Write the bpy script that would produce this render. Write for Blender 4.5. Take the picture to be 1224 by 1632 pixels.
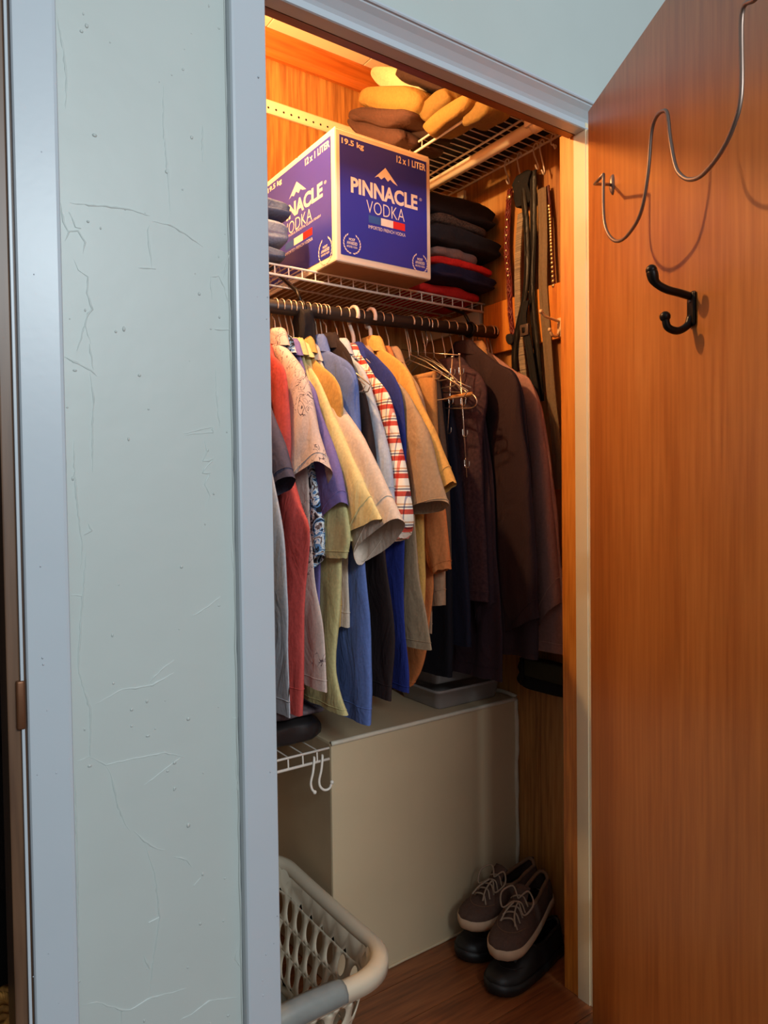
import bpy, bmesh, math, random
from mathutils import Vector, Matrix, noise
for o in list(bpy.data.objects): bpy.data.objects.remove(o, do_unlink=True)
S = bpy.context.scene
COL = S.collection

# ------------------------------------------------------------------ camera
YAW, PITCH, ROLL, FPX = math.radians(34.922), math.radians(-1.471), math.radians(-0.706), 1140.14
CAM = Vector((0.0, -1.084, 1.2105))
FWD = Vector((math.sin(YAW)*math.cos(PITCH), math.cos(YAW)*math.cos(PITCH), math.sin(PITCH)))
_r = Vector((math.cos(YAW), -math.sin(YAW), 0)); _u = _r.cross(FWD)
RGT = math.cos(ROLL)*_r + math.sin(ROLL)*_u
UPV = -math.sin(ROLL)*_r + math.cos(ROLL)*_u
cd = bpy.data.cameras.new('camera'); cam = bpy.data.objects.new('camera', cd); COL.objects.link(cam)
cam.matrix_world = Matrix(((RGT.x, UPV.x, -FWD.x, CAM.x), (RGT.y, UPV.y, -FWD.y, CAM.y), (RGT.z, UPV.z, -FWD.z, CAM.z), (0, 0, 0, 1)))
cd.sensor_fit = 'VERTICAL'; cd.sensor_height = 36.0; cd.lens = 36.0*FPX/1632.0; cd.clip_start = 0.02
S.camera = cam

# ------------------------------------------------------------------ light
W = bpy.data.worlds.new('room_light'); S.world = W; W.use_nodes = True
bg = W.node_tree.nodes['Background']; bg.inputs[0].default_value = (0.80, 0.91, 1.0, 1); bg.inputs[1].default_value = 0.38
def area(name, loc, target, sx, sy, power, col):
    l = bpy.data.lights.new(name, 'AREA'); l.shape = 'RECTANGLE'; l.size = sx; l.size_y = sy; l.energy = power; l.color = col
    o = bpy.data.objects.new(name, l); COL.objects.link(o); o.location = loc
    o.rotation_euler = (Vector(target)-Vector(loc)).to_track_quat('-Z', 'Y').to_euler(); return o
area('room_ceiling_light', (0.40, -3.3, 2.52), (0.4, 0.0, 0.7), 1.4, 0.7, 84, (0.84, 0.95, 1.0))
LAMP = Vector((0.52, 0.355, 2.23))
S.view_settings.view_transform = 'Standard'; S.view_settings.look = 'None'
S.view_settings.exposure = 0.0; S.view_settings.gamma = 1.0; S.view_settings.use_curve_mapping = False

# ------------------------------------------------------------------ helpers
def ray(px, py): return FWD + (px-612.0)/FPX*RGT - (py-816.0)/FPX*UPV
def P(px, py, ax, val):                     # point of the place seen at a pixel, on the plane axis = value
    d = ray(px, py); return CAM + d*((val-CAM[ax])/d[ax])
def PL(px, py, pt, n):
    d = ray(px, py); return CAM + d*((pt-CAM).dot(n)/d.dot(n))
def lin(c): return tuple(((v/255)/12.92 if v/255 <= .04045 else ((v/255+.055)/1.055)**2.4) for v in c)
RODY = 0.45; XW = 1.493; YK = 0.80; ZC = 2.515

MATS = {}
def mat(name, col, rough=.6, metal=0, var=.12, scale=40, bump=.15, stretch=(1, 1, 1), col2=None, spec=.5, dist=.002, fine=None, alpha=None):
    if name in MATS: return MATS[name]
    m = bpy.data.materials.new(name); m.use_nodes = True; N = m.node_tree.nodes; L = m.node_tree.links
    b = N['Principled BSDF']; b.inputs['Roughness'].default_value = rough; b.inputs['Metallic'].default_value = metal
    b.inputs['Specular IOR Level'].default_value = spec
    c = lin(col); c2 = lin(col2) if col2 else tuple(max(0, v*(1-var)) for v in c)
    tc = N.new('ShaderNodeTexCoord'); mp = N.new('ShaderNodeMapping'); mp.inputs['Scale'].default_value = stretch
    L.new(tc.outputs['Object'], mp.inputs['Vector'])
    no = N.new('ShaderNodeTexNoise'); no.inputs['Scale'].default_value = scale; no.inputs['Detail'].default_value = 6
    L.new(mp.outputs[0], no.inputs['Vector'])
    rp = N.new('ShaderNodeValToRGB'); rp.color_ramp.elements[0].position = .3; rp.color_ramp.elements[1].position = .7
    rp.color_ramp.elements[0].color = (*c2, 1); rp.color_ramp.elements[1].color = (*c, 1)
    L.new(no.outputs['Fac'], rp.inputs[0]); L.new(rp.outputs[0], b.inputs['Base Color'])
    if bump:
        bp = N.new('ShaderNodeBump'); bp.inputs['Strength'].default_value = bump; bp.inputs['Distance'].default_value = dist
        src = no
        if fine:
            src = N.new('ShaderNodeTexNoise'); src.inputs['Scale'].default_value = fine; src.inputs['Detail'].default_value = 3
            L.new(tc.outputs['Object'], src.inputs['Vector'])
        L.new(src.outputs['Fac'], bp.inputs['Height']); L.new(bp.outputs[0], b.inputs['Normal'])
    if alpha is not None:
        b.inputs['Transmission Weight'].default_value = alpha; b.inputs['IOR'].default_value = 1.25
    MATS[name] = m; return m
def wood(name, c1, c2, c3, rough=.45, axis=2, scale=6.0, coat=.25, streak=28, gloss=.5):
    if name in MATS: return MATS[name]
    m = bpy.data.materials.new(name); m.use_nodes = True; N = m.node_tree.nodes; L = m.node_tree.links
    b = N['Principled BSDF']; b.inputs['Roughness'].default_value = rough; b.inputs['Coat Weight'].default_value = coat; b.inputs['Coat Roughness'].default_value = .3
    b.inputs['Specular IOR Level'].default_value = gloss
    tc = N.new('ShaderNodeTexCoord'); mp = N.new('ShaderNodeMapping')
    s = [1, 1, 1]; s[axis] = .06; mp.inputs['Scale'].default_value = s; L.new(tc.outputs['Object'], mp.inputs['Vector'])
    n1 = N.new('ShaderNodeTexNoise'); n1.inputs['Scale'].default_value = scale; n1.inputs['Detail'].default_value = 4; n1.inputs['Distortion'].default_value = .8
    n2 = N.new('ShaderNodeTexNoise'); n2.inputs['Scale'].default_value = streak*4; n2.inputs['Detail'].default_value = 5
    L.new(mp.outputs[0], n1.inputs['Vector']); L.new(mp.outputs[0], n2.inputs['Vector'])
    wv = N.new('ShaderNodeMath'); wv.operation = 'MULTIPLY_ADD'; wv.inputs[1].default_value = .55
    L.new(n1.outputs['Fac'], wv.inputs[0])
    ml = N.new('ShaderNodeMath'); ml.operation = 'MULTIPLY'; ml.inputs[1].default_value = .45; L.new(n2.outputs['Fac'], ml.inputs[0]); L.new(ml.outputs[0], wv.inputs[2])
    rp = N.new('ShaderNodeValToRGB'); e = rp.color_ramp.elements
    e[0].position = .36; e[0].color = (*lin(c3), 1); e[1].position = .64; e[1].color = (*lin(c1), 1)
    k = e.new(.5); k.color = (*lin(c2), 1)
    L.new(wv.outputs[0], rp.inputs[0]); L.new(rp.outputs[0], b.inputs['Base Color'])
    bp = N.new('ShaderNodeBump'); bp.inputs['Strength'].default_value = .06; bp.inputs['Distance'].default_value = .001
    L.new(n2.outputs['Fac'], bp.inputs['Height']); L.new(bp.outputs[0], b.inputs['Normal'])
    MATS[name] = m; return m

def mesh(name, bm, m, parent=None, smooth=True, **kw):
    me = bpy.data.meshes.new(name); bm.normal_update(); bm.to_mesh(me); bm.free()
    if smooth: me.polygons.foreach_set('use_smooth', [True]*len(me.polygons))
    for mm in (m if isinstance(m, (list, tuple)) else [m]):
        me.materials.append(mm)
    return link(name, me, parent, **kw)
def link(name, me, parent=None, **kw):
    o = bpy.data.objects.new(name, me); COL.objects.link(o)
    if parent: o.parent = parent; o.matrix_parent_inverse = parent.matrix_world.inverted() if False else Matrix.Translation(-parent.location)
    for k, v in kw.items(): o[k] = v
    return o
def thing(name, label, cat, loc=(0, 0, 0), group=None):
    o = bpy.data.objects.new(name, None); COL.objects.link(o); o.location = loc; o.empty_display_size = .05
    o['label'] = label; o['category'] = cat
    if group: o['group'] = group
    return o
def tag(o, label, cat, group=None):
    o['label'] = label; o['category'] = cat
    if group: o['group'] = group
    return o
def struct(o): o['kind'] = 'structure'; return o

def box(bm, x0, x1, y0, y1, z0, z1, bev=0):
    r = bmesh.ops.create_cube(bm, size=1); vs = r['verts']
    for v in vs: v.co = Vector(((x0+x1)/2+v.co.x*(x1-x0), (y0+y1)/2+v.co.y*(y1-y0), (z0+z1)/2+v.co.z*(z1-z0)))
    if bev:
        es = list({e for v in vs for e in v.link_edges})
        bmesh.ops.bevel(bm, geom=es, offset=bev, segments=2, affect='EDGES', profile=.6)
    return bm
def bx(*a, bev=0):
    return box(bmesh.new(), *a, bev=bev)
def catmull(pts, n):
    pts = [Vector(p) for p in pts]
    if len(pts) < 3:
        return [pts[0].lerp(pts[-1], i/n) for i in range(n+1)]
    out = []; m = len(pts)-1
    for i in range(n+1):
        t = i/n*m; k = min(int(t), m-1); f = t-k
        p0 = pts[k-1] if k else pts[0]*2-pts[1]; p1 = pts[k]; p2 = pts[k+1]; p3 = pts[k+2] if k+2 <= m else pts[m]*2-pts[m-1]
        out.append(.5*((2*p1)+(p2-p0)*f+(2*p0-5*p1+4*p2-p3)*f*f+(3*p1-p0-3*p2+p3)*f**3))
    return out
def tube(bm, pts, r, seg=8, cap=True, closed=False):
    pts = [Vector(p) for p in pts]; n = len(pts); rings = []
    rr = r if isinstance(r, (list, tuple)) else [r]*n
    prev = None
    for i, p in enumerate(pts):
        if closed: t = pts[(i+1) % n]-pts[i-1]
        else: t = pts[min(i+1, n-1)]-pts[max(i-1, 0)]
        if t.length < 1e-9: t = Vector((0, 0, 1))
        t.normalize()
        if prev is None:
            a = Vector((0, 0, 1)) if abs(t.z) < .9 else Vector((1, 0, 0)); u = t.cross(a).normalized()
        else:
            u = prev-t*prev.dot(t)
            u = u.normalized() if u.length > 1e-6 else t.orthogonal().normalized()
        prev = u; w = t.cross(u)
        rings.append([bm.verts.new(p+rr[i]*(math.cos(2*math.pi*k/seg)*u+math.sin(2*math.pi*k/seg)*w)) for k in range(seg)])
    m = n if closed else n-1
    for i in range(m):
        a, b = rings[i], rings[(i+1) % n]
        for k in range(seg): bm.faces.new((a[k], a[(k+1) % seg], b[(k+1) % seg], b[k]))
    if cap and not closed:
        bm.faces.new(rings[0][::-1]); bm.faces.new(rings[-1])
    return bm
def tb(pts, r, seg=8, closed=False): return tube(bmesh.new(), pts, r, seg, True, closed)
def ball(bm, c, r, sx=1, sy=1, sz=1, u=10, v=7):
    q = bmesh.ops.create_uvsphere(bm, u_segments=u, v_segments=v, radius=r)
    for w in q['verts']: w.co = Vector((w.co.x*sx, w.co.y*sy, w.co.z*sz))+Vector(c)
    return bm
def poly(bm, pts):
    return bm.faces.new([bm.verts.new(Vector(p)) for p in pts])
def prism(pts, d):
    """closed outline of 3D points pushed along vector d"""
    bm = bmesh.new(); a = [bm.verts.new(Vector(p)) for p in pts]; b = [bm.verts.new(Vector(p)+Vector(d)) for p in pts]; n = len(pts)
    bm.faces.new(a); bm.faces.new(b[::-1])
    for i in range(n): bm.faces.new((a[i], b[i], b[(i+1) % n], a[(i+1) % n]))
    bmesh.ops.recalc_face_normals(bm, faces=bm.faces); return bm
# ------------------------------------------------------------------ materials of the setting
M_WALL = mat('wall_paint', (184, 191, 187), .42, var=.03, scale=9, bump=.25, dist=.0025, fine=22)
M_TRIM = mat('trim_paint', (184, 192, 199), .33, var=.02, scale=12, bump=.12, dist=.001, fine=60)
M_CREAM = mat('cream_paint', (226, 210, 176), .4, var=.05, scale=15, bump=.1, dist=.001, fine=50)
M_PLASTER = mat('block_paint', (208, 186, 150), .6, var=.06, scale=6, bump=.3, dist=.002, fine=30)
M_TILE = mat('ceiling_tile_board', (236, 222, 186), .7, var=.05, scale=14, bump=.1, dist=.001)
M_PANEL = wood('panel_wood', (196, 146, 84), (180, 124, 62), (136, 84, 38), .42, 2, 7, .2)
M_STOP = wood('stop_pine', (226, 150, 62), (212, 132, 48), (180, 98, 30), .35, 2, 14, .4, 40)
M_HEAD = wood('head_pine', (150, 88, 44), (136, 76, 36), (110, 58, 26), .4, 0, 14, .3, 40)
M_DOOR = wood('door_veneer', (204, 138, 76), (190, 122, 62), (170, 102, 48), .34, 2, 4, .45, 22)
M_CROWN = wood('crown_wood', (196, 112, 44), (180, 96, 34), (150, 74, 24), .4, 0, 9, .3)
M_FLOOR = wood('floor_laminate', (162, 98, 56), (134, 76, 42), (90, 48, 28), .32, 0, 9, .25, 26)
M_JAMBD = wood('dark_jamb_wood', (112, 80, 56), (98, 68, 46), (76, 50, 32), .45, 2, 9, .2)
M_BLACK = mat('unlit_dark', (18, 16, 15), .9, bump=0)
M_METAL = mat('white_enamel_wire', (236, 226, 212), .35, var=.04, bump=0)

# ------------------------------------------------------------------ setting: front wall with casing
TW = 0.08                                    # wall thickness; casing front is y = 0, wall face y = .016
wf = struct(mesh('wall_front', bx(.158, .515, .016, TW, 0, 2.6), M_WALL, smooth=False))
wh = struct(mesh('wall_header', bx(.515, 1.345, .016, .060, 2.056, 2.6), M_WALL, smooth=False))
wr = struct(mesh('wall_beside_door', bx(1.345, 2.6, .016, TW, 0, 2.6), M_WALL, smooth=False))
wl = struct(mesh('wall_over_left_doorway', bx(-.75, .158, .016, TW, 2.08, 2.6), M_WALL, smooth=False))
def profile_run(prof, a, b, up):
    """sweep an (across, out) profile from a to b; across = up direction, out = -y"""
    bm = bmesh.new(); A = []; B = []
    for (u, o) in prof:
        off = Vector(up)*u+Vector((0, -o, 0)); A.append(bm.verts.new(Vector(a)+off)); B.append(bm.verts.new(Vector(b)+off))
    n = len(prof)
    for i in range(n): bm.faces.new((A[i], A[(i+1) % n], B[(i+1) % n], B[i]))
    bm.faces.new(A[::-1]); bm.faces.new(B); bmesh.ops.recalc_face_normals(bm, faces=bm.faces); return bm
# across 0 = opening edge; out measured from y=0 (negative = towards wall)
CAS = [(0, -.03), (0, -.003), (.0015, -.0002), (.005, -.0002), (.007, -.003), (.012, -.005), (.024, .002), (.036, .013), (.044, .023), (.047, .024), (.0475, .028), (.050, .0295), (.0545, .029), (.058, .024), (.060, .014), (.061, -.03)]
CAS = [(u*.86, o) for u, o in CAS]
CAS2 = [(0, -.03), (0, -.004), (.002, -.001), (.058, .004), (.062, .003), (.064, -.001), (.064, -.03)]
struct(mesh('trim_1', profile_run(CAS2, (.533, 0, 0), (.533, 0, 2.034), (-1, 0, 0)), M_TRIM, smooth=False))
struct(mesh('trim_2', profile_run(CAS, (.50, 0, 2.034), (1.40, 0, 2.034), (0, 0, 1)), M_TRIM, smooth=False))
struct(mesh('trim_3_light_block', bx(1.3315, 1.40, -.050, .030, 0, 2.033, bev=.003), M_CREAM, smooth=False))  # right casing thickened behind the door to block light at the hinge gap
struct(mesh('trim_4', profile_run([(0, -.03), (0, -.004), (.002, -.001), (.051, .004), (.055, .003), (.057, -.001), (.057, -.03)], (.155, 0, 0), (.155, 0, 2.12), (1, 0, 0)), M_TRIM, smooth=False))
# jambs: painted rebate, then bare pine stop
struct(mesh('jamb_right', bx(1.330, 1.35, .001, .036, 0, 2.05, bev=.001), M_CREAM, smooth=False))
struct(mesh('stop_right', bx(1.333, 1.36, .036, .080, 0, 2.05, bev=.002), M_STOP, smooth=False))
struct(mesh('jamb_head', bx(.533, 1.33, .002, .031, 2.036, 2.056), M_TRIM, smooth=False))
struct(mesh('stop_head', bx(.533, 1.33, .031, .050, 2.033, 2.056), M_HEAD, smooth=False))
struct(mesh('jamb_left', bx(.510, .531, .004, .080, 0, 2.05, bev=.001), M_CREAM, smooth=False))
hb = mesh('hinge_leaf', bx(.5295, .5325, .006, .026, .66, .75, bev=.001), M_TRIM)
struct(hb)

# cracked paint ridges on the front wall, lying just proud of it
def ridge(bm, pts, w, h, seed):
    rnd = random.Random(seed); fine = []
    for a, b in zip(pts, pts[1:]):
        n = max(2, int((b-a).length/.006))
        for i in range(n): fine.append(a.lerp(b, i/n)+Vector((rnd.uniform(-1, 1), 0, rnd.uniform(-1, 1)))*.0007)
    fine.append(pts[-1]); n = len(fine); rows = []
    for i, p in enumerate(fine):
        t = (fine[min(i+1, n-1)]-fine[max(i-1, 0)]); t.y = 0
        if t.length < 1e-7: t = Vector((0, 0, 1))
        t.normalize(); s = Vector((t.z, 0, -t.x)); e = math.sin(math.pi*min(1, max(0.02, (i+.5)/n)))**.5*rnd.uniform(.6, 1.2)
        rows.append([bm.verts.new(p+s*w*e+Vector((0, .0004, 0))), bm.verts.new(p+s*w*.15+Vector((0, -h*e, 0))), bm.verts.new(p-s*w*.5*e+Vector((0, .0004, 0)))])
    for a, b in zip(rows, rows[1:]):
        bm.faces.new((a[0], a[1], b[1], b[0])); bm.faces.new((a[1], a[2], b[2], b[1]))
C1 = [[(305,880),(480,895),(560,905),(650,935)], [(650,975),(640,1000),(652,1100),(660,1165)], [(710,370),(708,540),(730,760),(738,940)], [(265,880),(275,960),(300,1010)],
 [(300,920),(330,985),(352,990)], [(280,1045),(300,1003),(340,1000),(370,1050),(360,1100)], [(320,1120),(340,1170),(385,1200),(380,1270),(400,1340),(385,1360),(370,1410),(395,1490)],
 [(370,1410),(335,1520)], [(390,1490),(405,1600)], [(280,1545),(330,1570),(400,1605)], [(245,60),(270,180),(290,320),(285,470)], [(915,1200),(950,1195),(975,1250),(995,1320)],
 [(915,1200),(920,1300)], [(660,960),(740,975),(800,1010),(880,1070)], [(930,1425),(1000,1430)], [(600,1160),(675,1165)], [(878,545),(880,700)], [(1000,1070),(970,1200)]]
C2 = [[(390,250),(410,370),(402,480),(402,690)], [(320,550),(325,700),(350,950),(360,1000),(350,1110)], [(375,1030),(360,1230),(340,1510),(345,1560),(370,1625)], [(305,1218),(355,1222)],
 [(790,520),(850,505),(920,490),(925,515),(800,525)], [(885,535),(900,600),(880,640),(925,630),(878,690),(912,690),(890,740),(910,790),(890,850)], [(835,1310),(900,1270),(955,1225)],
 [(650,1595),(700,1540),(755,1500)], [(520,1625),(590,1622),(660,1608),(755,1555)], [(935,235),(945,400),(955,500)], [(1003,990),(1015,1140)], [(385,910),(400,940),(365,960)], [(280,185),(395,245),(420,270)]]
C3 = [[(345,0),(355,80),(405,230),(400,435),(345,455)], [(425,200),(540,135),(660,120),(765,65)], [(400,437),(470,468),(600,440),(730,415),(820,435)], [(800,440),(720,500),(640,560)],
 [(470,475),(500,530),(520,640),(560,740),(582,768)], [(590,760),(640,805),(700,845),(732,845)], [(640,810),(690,960),(710,1145),(680,1340),(662,1500)],
 [(365,1535),(430,1520),(540,1555),(580,1555),(670,1500),(780,1475),(825,1460)], [(640,1320),(665,1375)], [(800,1600),(850,1575),(925,1515),(1050,1500)], [(770,875),(830,890),(850,920)],
 [(660,1170),(705,1145)], [(1060,90),(1055,260),(1030,265)], [(1045,430),(1055,560),(1070,690)], [(1060,1250),(1045,1330),(1075,1380)], [(335,460),(335,560),(345,900),(350,1400)], [(540,1560),(540,1610)], [(860,1005),(890,970)]]
bm = bmesh.new(); k = 0
for C, sc, oy in ((C1, 2.72, 0), (C2, 2.72, 500), (C3, 2.782, 1050)):
    for pl in C:
        k += 1; ridge(bm, [P(u/sc, v/sc+oy, 1, .016) for u, v in pl], .0024, .0021, k)
rnd = random.Random(5)
for i in range(90):                              # pimples and dents of old paint
    x = rnd.uniform(.215, .462); z = rnd.uniform(.3, 2.2); r = rnd.uniform(.0008, .0028)
    ball(bm, (x, .016, z), r, rnd.uniform(.7, 1.6), .55, rnd.uniform(.7, 1.6), 6, 4)
cr = mesh('paint_crack_relief', bm, M_WALL, wf, kind='stuff')
bm = bmesh.new()
for i in range(34):
    x, z = rnd.choice([(rnd.uniform(.15, .208), rnd.uniform(.3, 2.2)), (rnd.uniform(.475, .53), rnd.uniform(.3, 2.0))])
    ball(bm, (x, -.002, z), rnd.uniform(.0006, .0016), 1, .6, 1.2, 6, 4)
mesh('paint_crack_relief', bm, M_TRIM, wf, kind='stuff')
bm = bmesh.new(); rnd2 = random.Random(8)        # ragged paint bead along the two casing edges
for xx, sd in ((.2125, 1), (.4675, 2)):
    zs = [.3+.03*i for i in range(66)]
    tube(bm, [(xx+rnd2.uniform(-.0008, .0008), .0155, z) for z in zs], [.002*rnd2.uniform(.5, 1.1) for _ in zs], 6)
mesh('paint_bead', bm, M_WALL, wf, kind='stuff')

struct(mesh('wall_room_left_blocker', bx(-1.25, -1.2, -2.6, .016, 0, 2.6), mat('room_wall_blocker', (120, 100, 84), .8, bump=0), smooth=False))  # unseen room wall added to cut ambient light from the left
struct(mesh('wall_front_left', bx(-1.2, -.75, .016, TW, 0, 2.6), M_WALL, smooth=False))
# left doorway: bare wood jamb, strike plate, dark room behind
struct(mesh('jamb_left_doorway', bx(.1475, .1515, .004, .040, 0, 2.1, bev=.0008), M_TRIM, smooth=False))
struct(mesh('stop_left_doorway', bx(.131, .1475, .010, .08, 0, 2.1, bev=.002), M_JAMBD, smooth=False))
pz = P(39, 1135, 0, .146).z
struct(mesh('jamb_left_doorway_gap', bx(.1515, .160, .014, .08, 0, 2.1), M_JAMBD, smooth=False))
struct(mesh('strike_plate', bx(.1415, .153, .002, .012, pz-.034, pz+.034, bev=.003), mat('brown_plate', (120, 78, 52), .4, .6)))
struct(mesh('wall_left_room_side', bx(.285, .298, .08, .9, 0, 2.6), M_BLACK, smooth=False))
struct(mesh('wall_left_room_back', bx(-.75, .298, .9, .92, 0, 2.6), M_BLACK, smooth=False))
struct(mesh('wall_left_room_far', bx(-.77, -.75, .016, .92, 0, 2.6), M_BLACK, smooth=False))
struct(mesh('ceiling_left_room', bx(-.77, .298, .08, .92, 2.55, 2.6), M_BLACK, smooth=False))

# ------------------------------------------------------------------ closet shell
wb = struct(mesh('wall_back', bx(.30, XW+.03, YK, YK+.02, 0, 2.6), M_PANEL, smooth=False))
wrt = struct(mesh('wall_right', bx(XW, XW+.03, .08, YK, 0, 2.6), M_PANEL, smooth=False))
struct(mesh('wall_left', bx(.30, .33, TW, YK, 0, 2.6), M_PANEL, smooth=False))
struct(mesh('wall_front_inner', bx(.33, .510, TW, TW+.008, 0, 2.6), M_PANEL, smooth=False))
struct(mesh('wall_front_inner_right', bx(1.36, XW, TW, TW+.012, 0, 2.6), M_PANEL, smooth=False))
struct(mesh('wall_header_inner', bx(.510, 1.36, .060, .072, 2.066, 2.6), M_PANEL, smooth=False))
cl = struct(mesh('ceiling', bx(.30, XW+.03, TW, YK+.02, ZC+.012, ZC+.03), M_BLACK, smooth=False))
tx0 = .600
me0 = None
for i in range(-1, 3):
    for j in range(3):
        x0 = .907+(i-1)*.3225; y1 = YK-j*.3175; y0 = y1-.3175
        xa, xb = max(x0+.0012, .332), min(x0+.3213, XW-.001); ya, yb = max(y0+.0012, TW+.013), y1-.0012
        if xb-xa < .02 or yb-ya < .02: continue
        mesh('tile', bx(xa, xb, ya, yb, ZC, ZC+.012, bev=.002), M_TILE, cl, smooth=False)
CR = [(0, 0), (0, .012), (.012, .016), (.022, .016), (.028, .024), (.046, .042), (.052, .044), (.058, .044), (.058, 0)]
bm = bmesh.new(); A = []; B = []
for u, o in CR:
    A.append(bm.verts.new((.33, YK-o, ZC-.058+u))); B.append(bm.verts.new((XW, YK-o, ZC-.058+u)))
for i in range(len(CR)): bm.faces.new((A[i], A[(i+1) % len(CR)], B[(i+1) % len(CR)], B[i]))
struct(mesh('trim_5', bm, M_CROWN, smooth=False))
# floor: sub-floor and laminate planks running along x
fl = struct(mesh('floor', bx(-1.2, 2.6, -2.6, .95, -.05, -.004), mat('floor_gap', (30, 18, 12), .8, bump=0), smooth=False))
rnd = random.Random(3); PW = .115; row = 0; y = -.82
while y < .80:
    x = .10+rnd.uniform(-.5, 0)
    while x < 1.6:
        ln = rnd.uniform(.55, .95); xa, xb = max(x, -.25), min(x+ln, 1.62)
        if xb-xa > .03:
            o = mesh('plank', bx(xa-(xa+xb)/2+.0008, xb-(xa+xb)/2-.0008, -PW/2+.0008, PW/2-.0008, -.008, 0, bev=.0008), M_FLOOR, fl, smooth=False)
            o.location = ((xa+xb)/2, y+PW/2, 0); o.matrix_parent_inverse = Matrix()
        x += ln
    y += PW

# ------------------------------------------------------------------ plaster block
bm = bx(.865, XW-.001, .39, YK-.001, 0, .613, bev=.006)
blk = struct(mesh('wall_block', bm, M_PLASTER, smooth=False))
bm = bmesh.new()
rr = random.Random(4)
tube(bm, [(XW-.006+rr.uniform(-.002, .002), .388, z/100) for z in range(1, 62, 3)], [.006*rr.uniform(.7, 1.2) for z in range(1, 62, 3)], 8)
tube(bm, [(.866+i*.0208, .390, .611) for i in range(31)], .006, 8)
tube(bm, [(XW-.005, .39+i*.03, .617+.004*math.sin(i)) for i in range(14)], .006, 8)
mesh('paint_bead', bm, mat('block_edge_paint', (222, 212, 190), .5, bump=.1), blk)
mesh('baseboard_caulk', tb([(.866+i*.03, .389, .002+.002*rr.random()) for i in range(21)], .004, 6), M_PLASTER, blk)

# ------------------------------------------------------------------ door
DT = 2.034
H0 = P(937, 178, 2, DT); H1 = P(1060, 0, 2, DT); H0.z = H1.z = 0
DD = (H1-H0).normalized(); DN = Vector((DD.y, -DD.x, 0))            # DN: visible face normal
if DN.dot(CAM-H0) < 0: DN = -DN
HB = P(944.5, 1612, 0, H0.x)
dr = thing('door_1', 'open orange-brown veneered slab door with coat hooks on its inner face', 'door', (H0.x, H0.y, 0)); dr['kind'] = 'structure'
def dq(u, o, z): return H0+DD*u+DN*o+Vector((0, 0, z))
del dr['category']; del dr['label']
def dbox(u0, u1, o0, o1, z0, z1, bev=0):
    bm = bx(u0, u1, o0, o1, z0, z1, bev=bev)
    for v in bm.verts: v.co = dq(*v.co)
    bmesh.ops.recalc_face_normals(bm, faces=bm.faces); return bm
mesh('slab', dbox(0, .80, -.035, 0, .008, DT, .0015), M_DOOR, dr, smooth=False)
for z in (.25, 1.05, 1.80):
    mesh('hinge', tb([dq(-.004, -.038, z-.045), dq(-.004, -.038, z+.045)], .006, 10), mat('brass', (150, 120, 70), .35, .9, bump=0), dr)
mesh('door_knob', ball(tb([dq(.765, -.034, .96), dq(.765, .030, .96)], .009, 10), dq(.765, .036, .96), .022, u=16, v=10), mat('brass', (150, 120, 70)), dr)
# wire wave rail, a cut-down hanger rail standing off the door
def D(px, py, o): return PL(px, py, H0+DN*o, DN)
W1 = [(168,756),(168,900),(176,980),(200,1030),(235,1045),(280,1010),(330,920),(360,760),(375,580),(395,510),(425,482),(445,495),(457,600),(480,720),(510,765),(550,778),(600,755),(670,670),(730,550),(765,400),(768,60),(820,0),(880,-45)]
rail = thing('wire_hook_rail', 'thin grey metal wire rail bent in waves on the door', 'hook rail', D(978, 295, 0))
OFF = .075
pts = [D(900+u/2.719, v/2.719, OFF) for u, v in W1]
mesh('wavy_wire', tb(catmull(pts, 130), .0030, 8), mat('dull_steel', (150, 128, 116), .42, .75, bump=0), rail)
e0 = pts[0]
mesh('arm', tb([e0, D(900+130/2.719, 797/2.719, .055), D(900+205/2.719, 800/2.719, .001)], .0030, 8), MATS['dull_steel'], rail)
c = D(900+210/2.719, 800/2.719, 0)
bm = bmesh.new(); ball(bm, c+Vector((0, 0, 0)), .016, .5, .5, 1.3, 12, 8)
mesh('mounting_plate', bm, MATS['dull_steel'], rail)
# black double coat hook
ck = D(900+557/2.719, 1340/2.719, 0)
hk = thing('coat_hook', 'black iron double coat hook screwed to the open door', 'hook', ck)
MI = mat('black_iron', (34, 26, 22), .38, .55, var=.2, bump=.1)
bm = bmesh.new(); box(bm, -.011, .011, 0, .006, -.027, .027, bev=.004)
Mx = Matrix(((DD.x, DN.x, 0), (DD.y, DN.y, 0), (0, 0, 1)))
for v in bm.verts: v.co = ck+Mx@v.co
bmesh.ops.recalc_face_normals(bm, faces=bm.faces); mesh('backplate', bm, MI, hk)
def hq(o, z, u=0): return ck+DN*o+Vector((0, 0, z))+DD*u
up = catmull([hq(.004, .020), hq(.022, .025), hq(.045, .031), hq(.062, .042), hq(.068, .060)], 24)
mesh('upper_arm', ball(tb(up, [.0062]*17+[.0065, .007, .0078, .0085, .0088, .009, .0088, .008], 10), up[-1], .0088), MI, hk)
lo = catmull([hq(.004, -.012), hq(.010, -.026), hq(.026, -.034), hq(.042, -.028), hq(.046, -.012)], 24)
mesh('lower_arm', ball(tb(lo, .0060, 10), lo[-1], .0085), MI, hk)
for z in (.012, -.012): mesh('screw', ball(bmesh.new(), hq(.006, z), .003, u=8, v=5), MATS['dull_steel'], hk)
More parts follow.
